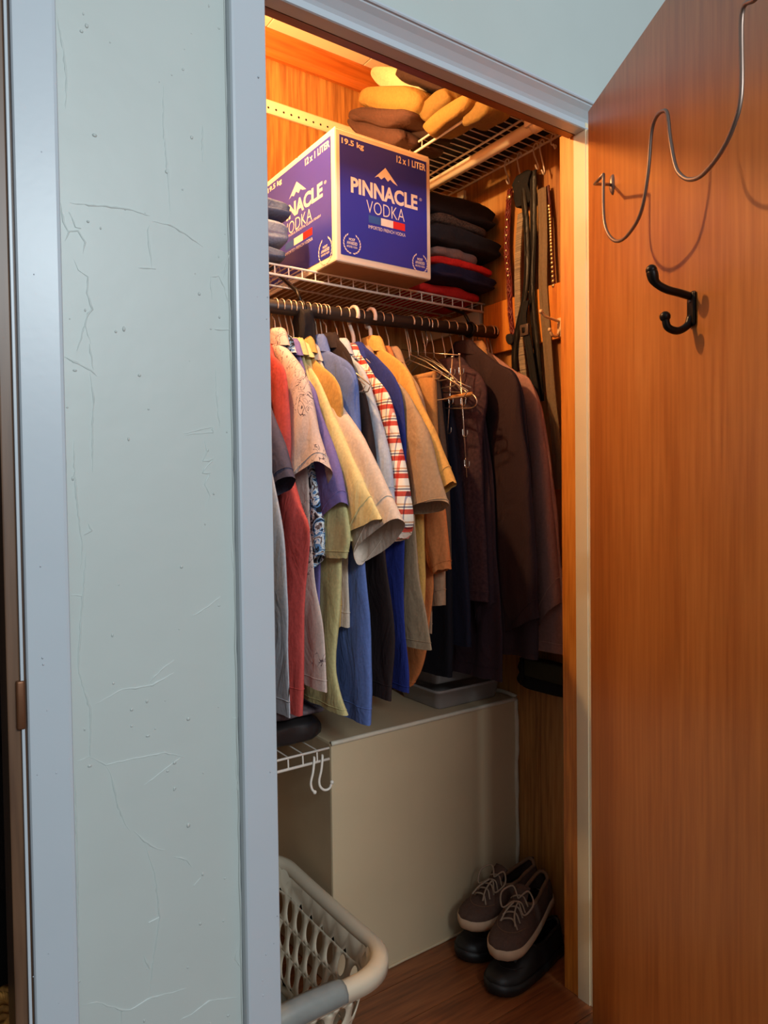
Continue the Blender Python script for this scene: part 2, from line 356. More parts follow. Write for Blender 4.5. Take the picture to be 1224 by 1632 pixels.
# ------------------------------------------------------------------ wire shelves and rods
def wire_shelf(name, label, along, a0, a1, lip, wall, z, lipdrop, pitch, lipevery, cleats=True):
    """along 'x': runs a0..a1 in x, lip at y=lip, wall at y=wall. along 'y': runs in y, lip/wall are x."""
    def q(a, b, zz): return Vector((a, b, zz)) if along == 'x' else Vector((b, a, zz))
    t = thing(name, label, 'wire shelf', q((a0+a1)/2, wall, z))
    mesh('front_rail', tb([q(a0, lip, z), q(a1, lip, z)], .0030, 6), M_METAL, t)
    mesh('lip_rail', tb([q(a0, lip, z-lipdrop), q(a1, lip, z-lipdrop)], .0036, 6), M_METAL, t)
    sg = 1 if wall > lip else -1
    for b in (wall-sg*.004, (wall+lip)/2):
        mesh('long_rail', tb([q(a0, b, z-.004), q(a1, b, z-.004)], .0030, 6), M_METAL, t)
    base = [None, None]; n = int((a1-a0)/pitch)
    for i in range(n+1):
        long = (i % lipevery == 0)
        if base[long] is None:
            pts = [q(0, wall-sg*.002, 0), q(0, lip, 0)]+([q(0, lip-sg*.001, -lipdrop)] if long else [])
            bm = tb(pts, .0017, 5); me = bpy.data.meshes.new('cross_wire'); bm.to_mesh(me); bm.free(); me.materials.append(M_METAL); base[long] = me
        o = link('cross_wire', base[long], t); o.location = q(a0+i*pitch, 0, z+.001)
    return t
ZL = 1.770
wire_shelf('wire_shelf', 'long white wire shelf across the closet carrying the vodka box', 'x', .34, XW-.012, .50, YK, ZL, .024, .0188, 2)
wire_shelf('wire_shelf', 'white wire shelf high on the right wall, piled with khaki trousers', 'y', .118, YK-.02, 1.203, XW, 2.156, .022, .0268, 2)
wire_shelf('wire_shelf', 'small white wire shelf low beside the white plaster block', 'x', .36, .842, .36, YK, .615, .026, .0375, 1)
# end cleat under the long shelf on the right wall
o = mesh('shelf_cleat', bx(XW-.016, XW-.0005, .52, YK-.002, ZL-.062, ZL-.012, bev=.002), M_CREAM); struct(o)
# hang tracks
def track(name, x0, x1, z0, z1, y, n, lab):
    t = thing(name, lab, 'rail', ((x0+x1)/2, y, (z0+z1)/2))
    mesh('rail_body', profile_run([(0, 0), (0, .006), (.004, .009), ((z1-z0)-.004, .009), ((z1-z0), .006), ((z1-z0), 0)], (x0, y-.0005, z0), (x1, y-.0005, z0), (0, 0, 1)), M_CREAM, t, smooth=False)
    bm = bmesh.new()
    for i in range(n):
        x = x0+(i+.5)*(x1-x0)/n
        tube(bm, [(x, y-.0085, z0+(z1-z0)*.36), (x, y-.0101, z0+(z1-z0)*.36)], .0032, 8)
    mesh('punched_hole', bm, MATS['floor_gap'], t, kind='stuff'); return t
track('hang_track', .40, XW-.02, 2.300, 2.338, YK, 44, 'cream perforated metal rail screwed to the wooden back wall')
t = thing('slotted_standard', 'short vertical slotted metal strip on the right wall behind the box', 'rail', (XW, .605, 2.06))
mesh('strip', bx(XW-.012, XW-.0005, .59, .62, 1.98, 2.14, bev=.001), M_CREAM, t, smooth=False)
bm = bmesh.new()
for i in range(5): box(bm, XW-.0128, XW-.0118, .600, .604, 2.0+i*.026, 2.012+i*.026)
mesh('slot', bm, MATS['floor_gap'], t, kind='stuff')
# dark clothes rod
M_ROD = mat('dark_rod_steel', (58, 48, 44), .5, .4, var=.2, scale=30, bump=.1)
R0 = Vector((.332, RODY, 1.640)); R1 = Vector((XW-.001, RODY, 1.676))
rod = thing('clothes_rod', 'dark grey metal clothes rod under the long wire shelf', 'rod', R0)
mesh('pipe', tb([R0, R1], .0165, 18), M_ROD, rod)
mesh('end_flange', tb([R1-Vector((.012, 0, 0)), R1], .030, 20), M_ROD, rod)
for x in (.835, 1.375):
    c = R0.lerp(R1, (x-R0.x)/(R1.x-R0.x))
    mesh('bracket', tb([c+Vector((0, .0195*math.cos(a), .0195*math.sin(a))) for a in [i*math.pi/10-math.pi for i in range(20)]], .004, 6, True), MI, rod)
    mesh('bracket_arm', tb([c+Vector((0, .0, .018)), c+Vector((0, .02, .05)), Vector((c.x, .56, ZL-.006))], .005, 6), MI, rod)
def rodz(x): return R0.z+(R1.z-R0.z)*(x-R0.x)/(R1.x-R0.x)
# white rod below the upper shelf
wrd = thing('clothes_rod', 'thick white empty rod under the high right-hand shelf', 'rod', (1.345, .2, 2.118))
mesh('pipe', tb([(1.345, .150, 2.118), (1.345, .78, 2.118)], .0150, 18), mat('ivory_enamel', (238, 222, 190), .35, var=.03, bump=0), wrd)
mesh('end_cap', tb([(1.345, .146, 2.118), (1.345, .172, 2.118)], .0185, 18), MATS['ivory_enamel'], wrd)
mesh('hanger_strap', bx(1.322, 1.334, .158, .184, 2.112, 2.152, bev=.002), MATS['ivory_enamel'], wrd)
mesh('hanger_strap', bx(1.322, 1.334, .70, .726, 2.112, 2.152, bev=.002), MATS['ivory_enamel'], wrd)
# lamp on the closet ceiling
lt = thing('ceiling_lamp', 'bare warm bulb hanging in the closet, hidden behind the left casing', 'lamp', (LAMP.x, LAMP.y, ZC))
mesh('ceiling_rose', tb([(LAMP.x, LAMP.y, ZC), (LAMP.x, LAMP.y, ZC-.018), (LAMP.x, LAMP.y, ZC-.02)], [.045, .04, .01], 20), M_CREAM, lt)
mesh('cord', tb([(LAMP.x, LAMP.y, ZC-.02), (LAMP.x, LAMP.y, LAMP.z+.12)], .003, 8), M_CREAM, lt)
mesh('socket', tb([(LAMP.x, LAMP.y, LAMP.z+.125), (LAMP.x, LAMP.y, LAMP.z+.12), (LAMP.x, LAMP.y, LAMP.z+.085)], [.010, .018, .020], 16), MI, lt)
mb = bpy.data.materials.new('bulb_glow'); mb.use_nodes = True
pb = mb.node_tree.nodes['Principled BSDF']; pb.inputs['Emission Color'].default_value = (1, .55, .2, 1); pb.inputs['Emission Strength'].default_value = 12
mesh('bulb', ball(tb([(LAMP.x, LAMP.y, LAMP.z+.09), (LAMP.x, LAMP.y, LAMP.z+.07)], [.013, .022], 14), (LAMP.x, LAMP.y, LAMP.z+.055), .027, u=14, v=10), mb, lt)
ll = bpy.data.lights.new('bulb_light', 'POINT'); ll.energy = 40; ll.color = (1, .60, .26); ll.shadow_soft_size = .022
lo_ = bpy.data.objects.new('bulb_light', ll); COL.objects.link(lo_); lo_.location = (LAMP.x, LAMP.y, LAMP.z+.005)

# ------------------------------------------------------------------ vodka carton
def text_mesh(body, size, bold=0.0):
    cu = bpy.data.curves.new('lettering', 'FONT'); cu.body = body; cu.size = size; cu.align_x = 'CENTER'; cu.align_y = 'CENTER'; cu.offset = bold; cu.resolution_u = 3
    ob = bpy.data.objects.new('tmp', cu); COL.objects.link(ob)
    dg = bpy.context.evaluated_depsgraph_get(); dg.update()
    me = bpy.data.meshes.new_from_object(ob.evaluated_get(dg)); bpy.data.objects.remove(ob); return me
M_CARD = mat('white_carton', (232, 218, 196), .6, var=.05, scale=30, bump=.08)
M_NAVY = mat('carton_blue_print', (40, 48, 160), .38, var=.06, scale=8, bump=.05)
M_INK = mat('carton_white_ink', (236, 222, 206), .5, bump=0)
M_RED = mat('carton_red_ink', (214, 34, 30), .5, bump=0); M_FBL = mat('carton_flag_blue', (40, 84, 156), .5, bump=0)
M_KRAFT = mat('kraft_board', (176, 132, 92), .7, var=.1, bump=.05)
BX0, BX1, BY0, BY1, BZ0, BZ1 = .905, 1.197, .40, .785, 1.7725, 2.090
ct = thing('vodka_carton', 'blue and white vodka carton standing on the long wire shelf', 'box', ((BX0+BX1)/2, (BY0+BY1)/2, BZ0))
mesh('carton_body', bx(BX0, BX1, BY0, BY1, BZ0, BZ1, bev=.004), [M_CARD], ct, smooth=False)
mesh('carton_bottom', bx(BX0+.005, BX1-.005, BY0+.005, BY1-.005, BZ0-.0012, BZ0+.002), M_KRAFT, ct, smooth=False)
def face_frame(side):
    if side == 'front': return Vector((BX0, BY0-.0006, BZ0)), Vector((1, 0, 0)), BX1-BX0, Vector((0, -1, 0))
    return Vector((BX0-.0006, BY1, BZ0)), Vector((0, -1, 0)), BY1-BY0, Vector((-1, 0, 0))
def print_face(side):
    O, U, Wd, Nn = face_frame(side); Hh = BZ1-BZ0
    def at(u, v, o=0): return O+U*(u*Wd)+Vector((0, 0, v*Hh))+Nn*o
    m = .045
    bm = bmesh.new(); poly(bm, [at(m, .055), at(1-m, .055), at(1-m, .955), at(m, .955)])
    r = bmesh.ops.extrude_face_region(bm, geom=bm.faces[:]); 
    for v in r['geom']:
        if isinstance(v, bmesh.types.BMVert): v.co += Nn*.0004
    bmesh.ops.recalc_face_normals(bm, faces=bm.faces)
    pn = mesh('printed_panel', bm, M_NAVY, ct, smooth=False)
    k = .0006
    def txt(s, u, v, h, w, bold=0.0, mm=M_INK):
        me = text_mesh(s, 1.0, bold); xs = [q.co.x for q in me.vertices]; ys = [q.co.y for q in me.vertices]
        cx, cy = (min(xs)+max(xs))/2, (min(ys)+max(ys))/2; sx = w*Wd/(max(xs)-min(xs)); sy = h*Hh/(max(ys)-min(ys))
        for q in me.vertices:
            p = at(u, v, k)+U*((q.co.x-cx)*sx)+Vector((0, 0, (q.co.y-cy)*sy)); q.co = p
        me.materials.clear(); me.materials.append(mm); sub('lettering', me)
    def sub(name, me):
        o = bpy.data.objects.new(name, me); COL.objects.link(o); o.parent = pn; o.matrix_parent_inverse = Matrix(); o.matrix_local = Matrix(); return o
    def shape(name, pts, mm, kk=k):
        bm = bmesh.new(); poly(bm, [at(u, v, kk) for u, v in pts]); me = bpy.data.meshes.new(name); bm.to_mesh(me); bm.free(); me.materials.append(mm); return sub(name, me)
    txt('19.5 kg', .175, .908, .056, .22, .026)
    txt('12 x 1 LITER', .785, .905, .056, .32, .026)
    shape('mountain_emblem', [(.39, .705), (.505, .805), (.635, .690), (.585, .705), (.555, .725), (.53, .702), (.495, .730), (.46, .705), (.43, .722)], M_INK)
    txt('PINNACLE', .50, .60, .122, .70, .036); txt('®', .885, .635, .025, .03)
    txt('VODKA', .505, .468, .098, .40, -.012)
    if side == 'front':
        f0 = .325
    else:
        f0 = .325; txt('PURE FILTRATION & SMOOTH, CLEAN FINISH', .51, .405, .022, .62)
    fz = .345 if side == 'front' else .30
    for i, mm in enumerate((M_FBL, M_INK, M_RED)):
        a = f0+i*.128; shape('flag_bar', [(a, fz), (a+.128, fz), (a+.128, fz+.058), (a, fz+.058)], mm)
    txt('IMPORTED FRENCH VODKA', .517, fz-.032, .026, .39)
    for cu_ in ((.155, .15), (.872, .115)):
        bm = bmesh.new()
        for sgn in (-1, 1):
            for i in range(9):
                a = math.radians(-75+i*16.5); r1 = .082
                cx, cy = cu_[0]+sgn*r1*math.cos(a), cu_[1]+r1*math.sin(a)*Wd/Hh
                ang = a+math.pi/2-.35; dx, dy = math.cos(ang)*.016*sgn, math.sin(ang)*.016*Wd/Hh; nx, ny = math.sin(ang)*.006*sgn, -math.cos(ang)*.006
                f = [(cx-dx, cy-dy), (cx+nx, cy+ny), (cx+dx, cy+dy), (cx-nx, cy-ny)]
                poly(bm, [at(u, v, k) for u, v in (f if sgn > 0 else f[::-1])])
        me = bpy.data.meshes.new('laurel_wreath'); bm.to_mesh(me); bm.free(); me.materials.append(M_INK); sub('laurel_wreath', me)
        txt('MOST', cu_[0], cu_[1]+.032, .020, .060, .02); txt('AWARDED', cu_[0], cu_[1]+.004, .024, .105, .02); txt('IMPORTED VODKA', cu_[0], cu_[1]-.024, .016, .105, .01)
print_face('front'); print_face('side')
bm = bmesh.new()
for y in (BY0, BY1-.19): box(bm, BX0+.003, BX1-.003, y+.002, y+.19, BZ1, BZ1+.003, bev=.001)
mesh('top_flap', bm, M_CARD, ct, smooth=False)

# ------------------------------------------------------------------ folded cloth
def slab(cx, cy, cz, lx, ly, lz, seed, nl=2, amp=.006, ex=5.0, rot=(0, 0, 0), sag=0.0, groove=.10):
    """soft folded cloth: rings along x, rounded-rectangle section in yz with layer creases on the fold side"""
    bm = bmesh.new(); NS, SG = 22, 36; rings = []
    Rm = Matrix.Rotation(rot[2], 3, 'Z')@Matrix.Rotation(rot[1], 3, 'Y')@Matrix.Rotation(rot[0], 3, 'X'); C = Vector((cx, cy, cz))
    for i in range(NS+1):
        s = -1+2*i/NS; tp = max(0.0, 1-abs(s)**12)**.4
        if i in (0, NS): tp = .7
        ring = []
        for k in range(SG):
            a = 2*math.pi*k/SG; c_, s_ = math.cos(a), math.sin(a)
            y = math.copysign(abs(c_)**(2/ex), c_); z = math.copysign(abs(s_)**(2/ex), s_)
            g = 1.0
            if abs(y) > .8 and nl > 1: g = 1-groove*(1-abs(math.sin(math.pi*nl*(z+1)/2)))**2
            p = Vector((s*lx/2*(1 if abs(s) < .98 else .99), y*ly/2*g*(.82+.18*tp), z*lz/2*tp))
            nz = noise.noise(Vector((p.x*9+seed*7.3, p.y*9, p.z*16)))
            nz2 = noise.noise(Vector((p.x*26+seed*3.1, p.y*26, p.z*40)))
            p += Vector((amp*nz, amp*1.3*nz2+amp*nz, amp*nz*(1.2 if s_ > 0 else .25)))
            p.z -= sag*s*s
            ring.append(bm.verts.new(C+Rm@p))
        rings.append(ring)
    for a, b in zip(rings, rings[1:]):
        for k in range(SG): bm.faces.new((a[k], a[(k+1) % SG], b[(k+1) % SG], b[k]))
    bm.faces.new(rings[0][::-1]); bm.faces.new(rings[-1]); bmesh.ops.recalc_face_normals(bm, faces=bm.faces); return bm
def wrinkle(m, s=.55, d=.012):
    # soft creases of worn cloth on top of the weave
    N = m.node_tree.nodes; L = m.node_tree.links; b = N['Principled BSDF']
    tc = N.new('ShaderNodeTexCoord'); mp = N.new('ShaderNodeMapping'); mp.inputs['Scale'].default_value = (1, 1, .45); L.new(tc.outputs['Object'], mp.inputs['Vector'])
    n = N.new('ShaderNodeTexNoise'); n.inputs['Scale'].default_value = 16; n.inputs['Detail'].default_value = 3; n.inputs['Distortion'].default_value = 1.2; L.new(mp.outputs[0], n.inputs['Vector'])
    bp = N.new('ShaderNodeBump'); bp.inputs['Strength'].default_value = s; bp.inputs['Distance'].default_value = d; L.new(n.outputs['Fac'], bp.inputs['Height'])
    if b.inputs['Normal'].links: L.new(b.inputs['Normal'].links[0].from_socket, bp.inputs['Normal'])
    L.new(bp.outputs[0], b.inputs['Normal'])
def fabric(name, col, rough=.85, var=.18, scale=160, bump=.35, col2=None, st=(1, 1, 1)):
    if name in MATS: return MATS[name]
    m = mat(name, col, rough, 0, var, scale, bump, st, col2, .25, .0012); wrinkle(m); return m
M_DENIM = fabric('blue_denim', (132, 144, 168), var=.3, scale=220)
M_DENIM2 = fabric('dark_denim', (92, 104, 132), var=.3, scale=220)
def folded(name, label, cat, m, group, *a, **k):
    # the folded bulk and the seam that runs along its fold
    t = thing(name, label, cat, (a[0], a[1], a[2]-a[5]/2), group)
    mesh('folded_cloth', slab(*a, **k), m, t)
    return t
# jeans left of the carton
jz = ZL+.003
for i, (h, m_, lab, dx) in enumerate(((.044, M_DENIM2, 'bottom pair of folded blue jeans left of the vodka carton', -.004), (.076, M_DENIM, 'middle pair of folded blue jeans, lighter denim, left of the carton', 0), (.058, M_DENIM2, 'top pair of folded blue jeans left of the vodka carton', .004))):
    t = folded('folded_jeans', lab, 'jeans', m_, 'folded jeans beside the carton', .690+dx, .615, jz+h/2, .275, .26, h, 11+i, nl=2, amp=.006, rot=(0, 0, .05*i-.05), groove=.05, ex=3.4)
    bm = bmesh.new(); tube(bm, [(.62+dx+.02*j, .615-.132+.004*math.sin(j), jz+h*.62) for j in range(8)], .0012, 5); mesh('stitching', bm, mat('jean_thread', (150, 140, 120), .8, bump=0), t)
    jz += h-.006
# dark pile right of the carton (bottom to top)
M_BLK = fabric('black_knit', (34, 30, 32)); M_NVY = fabric('navy_knit', (36, 36, 66)); M_REDC = fabric('red_cotton', (206, 40, 34)); M_TAUPE = fabric('taupe_knit', (128, 104, 98)); M_TWEED = fabric('brown_tweed', (92, 76, 64), col2=(40, 32, 30), scale=260)
pile = [(.030, M_REDC, 'red folded garment at the very bottom of the dark pile', 1.345, .60, .215, .22, 1), (.040, M_NVY, 'navy folded garment between two red ones in the dark pile', 1.355, .565, .235, .26, 2),
        (.022, M_REDC, 'bright red folded garment showing at the right of the carton', 1.350, .560, .22, .24, 3), (.030, M_TAUPE, 'taupe folded jumper on the bright red garment', 1.320, .565, .17, .25, 4),
        (.056, M_BLK, 'thick black folded jumper in the middle of the dark pile', 1.352, .558, .26, .28, 5), (.030, M_TWEED, 'brown speckled tweed garment folded between black jumpers', 1.325, .56, .20, .27, 6), (.068, M_BLK, 'black folded jumper on top of the dark pile', 1.345, .565, .25, .27, 7)]
pz = ZL+.003
for h, m_, lab, cx, cy, lx, ly, sd in pile:
    folded('folded_garment', lab, 'folded clothes', m_, 'dark folded clothes right of the carton', cx, cy, pz+h/2, lx, ly, h*1.06, 30+sd, nl=2 if h > .035 else 1, amp=.008, rot=(0, .03, .04*(-1)**sd), sag=.004, ex=5.5)
    pz += h-.002
# trousers on the upper shelf: folded ends hang over the lip
M_KHK = fabric('khaki_twill', (164, 128, 66), var=.14); M_KHK2 = fabric('dark_khaki_twill', (140, 112, 60), var=.14); M_BRN = fabric('brown_twill', (84, 58, 50)); M_CRM = fabric('cream_knit', (226, 204, 160), scale=240, bump=.6); M_COC = fabric('cocoa_twill', (58, 40, 34))
def roll(label, m_, corners, x0, x1, seed, th=.9, cat='trousers', nl=1, name='folded_trousers'):
    """px: left end, right end of the visible fold, and its pixel thickness; placed on the plane x = x0"""
    (ax, ay), (bx_, by), tpx = corners
    A = P(ax, ay, 0, x0); B = P(bx_, by, 0, x0); mid = (A+B)/2; d = B-A
    tz = tpx/FPX*(mid-CAM).dot(FWD)
    L = math.hypot(d.y, d.z); ang = math.atan2(d.z, d.y)
    bm = slab(0, 0, 0, x1-x0, L, tz*th, seed, nl=nl, amp=.011, ex=2.8)
    Rm = Matrix.Rotation(ang, 4, 'X')
    for v in bm.verts: v.co = Vector(((x0+x1)/2, mid.y, mid.z))+(Rm@v.co)
    t = thing(name, label, cat, (x0, mid.y, mid.z), 'clothes piled on the high shelf'); mesh('folded_cloth', bm, m_, t); return t
roll('dark brown folded trousers lowest on the high shelf', M_BRN, ((556, 196), (640, 222), 36), 1.15, 1.30, 51)
roll('brown trousers with curled fold above the carton corner', M_BRN, ((553, 182), (652, 186), 34), 1.13, 1.45, 52)
roll('nearly black folded trousers behind the brown ones on the high shelf', M_COC, ((610, 206), (690, 200), 44), 1.20, 1.32, 53)
roll('wide khaki folded trousers left on the high shelf', M_KHK, ((568, 152), (662, 160), 52), 1.14, 1.46, 54)
roll('cream knitted garment at the top of the high pile', M_CRM, ((590, 112), (668, 138), 44), 1.19, 1.46, 55, cat='folded clothes', name='folded_garment')
roll('dark cocoa garment on top of the khaki trousers', M_COC, ((628, 110), (712, 132), 42), 1.17, 1.46, 56, cat='folded clothes', name='folded_garment')
roll('khaki trousers with rounded fold in the middle of the high pile', M_KHK2, ((660, 180), (716, 148), 36), 1.16, 1.27, 57)
roll('long khaki trouser fold slanting over the high shelf lip', M_KHK, ((674, 206), (742, 154), 32), 1.165, 1.26, 58)
roll('rightmost khaki trouser fold on the high shelf by the header', M_KHK2, ((737, 190), (776, 160), 30), 1.19, 1.27, 59)
tag(mesh('folded_blanket', slab(1.352, .43, 2.176, .255, .58, .034, 88, nl=1, amp=.005, ex=5), M_BLK), 'flat black folded blanket lying on the wires of the high shelf', 'blanket')
# ------------------------------------------------------------------ hanging clothes
def pattern_mat(name, kind, c1, c2, c3=(255, 255, 255), c4=(30, 30, 40), rough=.85):
    m = bpy.data.materials.new(name); m.use_nodes = True; N = m.node_tree.nodes; L = m.node_tree.links
    b = N['Principled BSDF']; b.inputs['Roughness'].default_value = rough; b.inputs['Specular IOR Level'].default_value = .25
    tc = N.new('ShaderNodeTexCoord')
    def ramp(src, stops, interp='CONSTANT'):
        r = N.new('ShaderNodeValToRGB'); r.color_ramp.interpolation = interp; e = r.color_ramp.elements
        e[0].position = stops[0][0]; e[0].color = (*lin(stops[0][1]), 1); e[1].position = stops[1][0]; e[1].color = (*lin(stops[1][1]), 1)
        for p, c in stops[2:]: q = e.new(p); q.color = (*lin(c), 1)
        L.new(src, r.inputs[0]); return r.outputs[0]
    def nz(scale, detail=2, dist=1.0):
        n = N.new('ShaderNodeTexNoise'); n.inputs['Scale'].default_value = scale; n.inputs['Detail'].default_value = detail; n.inputs['Distortion'].default_value = dist
        L.new(tc.outputs['Object'], n.inputs['Vector']); return n.outputs['Fac']
    def mul(a, bb, f=1.0):
        x = N.new('ShaderNodeMix'); x.data_type = 'RGBA'; x.blend_type = 'MULTIPLY'; x.inputs[0].default_value = f; L.new(a, x.inputs[6]); L.new(bb, x.inputs[7]); return x.outputs[2]
    if kind == 'lines':
        a = ramp(nz(22, 2, 2.0), [(0, c1), (.478, c2), (.500, c1), (.57, c2), (.59, c1)], 'CONSTANT')
        mk = ramp(nz(7, 1, 0), [(0, (255, 255, 255)), (.47, (0, 0, 0))]); pl = ramp(nz(200, 2, 0), [(.3, c1), (.7, tuple(int(v*.93) for v in c1))], 'LINEAR')
        x = N.new('ShaderNodeMix'); x.data_type = 'RGBA'; L.new(mk, x.inputs[0]); L.new(a, x.inputs[6]); L.new(pl, x.inputs[7]); out = x.outputs[2]
    elif kind == 'plaid':
        sp = N.new('ShaderNodeSeparateXYZ'); L.new(tc.outputs['Object'], sp.inputs[0])
        def stripes(ch, per, ph, stops):
            u = N.new('ShaderNodeMath'); u.operation = 'MULTIPLY_ADD'; u.inputs[1].default_value = 1/per; u.inputs[2].default_value = ph; L.new(sp.outputs[ch], u.inputs[0])
            f = N.new('ShaderNodeMath'); f.operation = 'FRACT'; L.new(u.outputs[0], f.inputs[0]); return ramp(f.outputs[0], stops)
        w = (255, 250, 240)
        out = mul(stripes('Z', .040, .1, [(0, w), (.2, c2), (.48, w), (.56, c4), (.64, w), (.72, c3), (.8, w)]), stripes('Y', .034, .2, [(0, w), (.3, (235, 150, 140)), (.5, w), (.7, (160, 165, 190)), (.78, w)]))
    elif kind == 'floral':
        out = ramp(nz(30, 3, 2.5), [(0, c4), (.40, c2), (.49, c1), (.56, c3), (.62, c4)])
    elif kind == 'quilt':
        out = ramp(nz(120, 2, 0), [(.3, c1), (.7, c2)], 'LINEAR')
    L.new(out, b.inputs['Base Color'])
    bp = N.new('ShaderNodeBump'); bp.inputs['Strength'].default_value = .3; bp.inputs['Distance'].default_value = .001
    L.new(nz(240, 2, 0), bp.inputs['Height']); L.new(bp.outputs[0], b.inputs['Normal']); wrinkle(m); return m

def yz(X, pts): return [Vector((0, p.y, p.z)) for p in (P(u, v, 0, X) for u, v in pts)]
def loft(X, A, B, tx, seed, n=34, seg=40, amp=.006, lift=0.0, t0=.5, grow=.35, ex=2.4, drift=0.0, freq=14.0, pleat=0.0, quilt=0.0, dxe=0.0):
    """cloth tube: rings between the edge curves A and B in the plane x = X, opened tx to either side"""
    a = catmull(A, n); b = catmull(B, n); bm = bmesh.new(); rings = []
    for i in range(n+1):
        s = i/n; c = (a[i]+b[i])/2; h = (a[i]-b[i])/2
        th = tx*(t0+(1-t0)*min(1, s/grow))
        nx = (a[min(i+1, n)]-a[max(i-1, 0)])+(b[min(i+1, n)]-b[max(i-1, 0)]); nx = nx.normalized() if nx.length > 1e-6 else Vector((0, 0, -1))
        if quilt: th *= 1+quilt*abs(math.sin(s*n*.62))
        ring = []
        for k in range(seg):
            q = 2*math.pi*k/seg; cq, sq = math.cos(q), math.sin(q)
            ca = math.copysign(abs(cq)**(2/ex), cq); sa = math.copysign(abs(sq)**(2/ex), sq)
            p = c+h*ca; x = th*sa
            g = min(1, s*1.6)
            n1 = noise.noise(Vector((seed*5.7+(3 if sa > 0 else 0), p.y*freq, p.z*2.2)))
            n2 = noise.noise(Vector((seed*2.3, p.y*freq*2.6+sa, p.z*6)))
            x += (amp*n1*1.6+amp*.5*n2)*g*(1-abs(ca)**6*.6)
            x += pleat*(math.sin(p.y*62+seed+1.5*math.sin(p.z*4+seed))+.5*math.sin(p.y*131+seed*2))*g*(1-abs(ca)**4)
            x += drift*s*s+dxe*s
            p = p+Vector((0, amp*.8*noise.noise(Vector((seed, p.z*9, ca*2))), 0))*g
            if lift: p = p+nx*(lift*sa*s**4)
            p = p+nx*(.004*g*noise.noise(Vector((seed*9.1, q*1.3, 4.0)))*(1 if i == n else 0))
            ring.append(bm.verts.new((X+x, p.y, p.z)))
        rings.append(ring)
    for r0, r1 in zip(rings, rings[1:]):
        for k in range(seg): bm.faces.new((r0[k], r0[(k+1) % seg], r1[(k+1) % seg], r1[k]))
    bmesh.ops.recalc_face_normals(bm, faces=bm.faces)
    hem = [v.co.copy() for v in rings[-2]] if n > 3 else None
    return bm, hem, [v.co.copy() for v in rings[-3]]
def seam(name, pts, cen, m, parent, r=.0011):
    c = sum(pts, Vector())/len(pts)
    q = [p+(p-c).normalized()*.0006 for p in pts]; mesh(name, tb(q, r, 5, True), m, parent)

HANGN = [0]
def hanger(X, label, neckz, half=.205, drop=.105, kind='wire', bar=True, col=None, yaw=0.0, path=None):
    r = .0016 if kind == 'wire' else .0052
    m = {'wire': mat('hanger_wire', (206, 186, 160), .35, .7, bump=0), 'plastic': mat('white_hanger_plastic', (240, 222, 204), .35, bump=0), 'black': MI}[col or kind]
    t = thing('wire_hanger' if kind == 'wire' else 'plastic_hanger', label, 'hanger', (X, RODY, neckz), 'hangers on the dark rod')
    rz = rodz(X); R = .0165+r+.001; hk = []
    for i in range(15):
        a = math.radians(-25+i*(205/14)); hk.append(Vector((X, RODY-R*math.cos(a), rz+R*math.sin(a))))
    hk += [Vector((X, RODY+R*.8, rz-.02)), Vector((X, RODY+.003, neckz+.028)), Vector((X, RODY, neckz))]
    c = Vector((X, RODY, 0)); 
    if yaw:
        Rm = Matrix.Rotation(yaw, 3, 'Z'); hk = [c+Rm@(p-c) for p in hk]
    mesh('hook', tb(catmull(hk, 40), r, 7), m, t)
    tri = [Vector((X, RODY, neckz)), Vector((X, RODY-half*.5, neckz-drop*.42)), Vector((X, RODY-half, neckz-drop)), Vector((X, RODY-half+.012, neckz-drop-.012)), Vector((X, RODY+half-.012, neckz-drop-.012)), Vector((X, RODY+half, neckz-drop)), Vector((X, RODY+half*.5, neckz-drop*.42))]
    if path:
        fr = [Vector((X, p.y, p.z)) for p in path]; bk_ = [Vector((X, 2*RODY-p.y, p.z)) for p in path[::-1]]
        tri = fr+[fr[-1]+Vector((0, .012, -.012)), bk_[0]+Vector((0, -.012, -.012))]+bk_[:-1]
    if yaw: tri = [c+Rm@(p-c) for p in tri]
    mesh('shoulder_frame', tb(tri, r, 7, True), m, t); return t

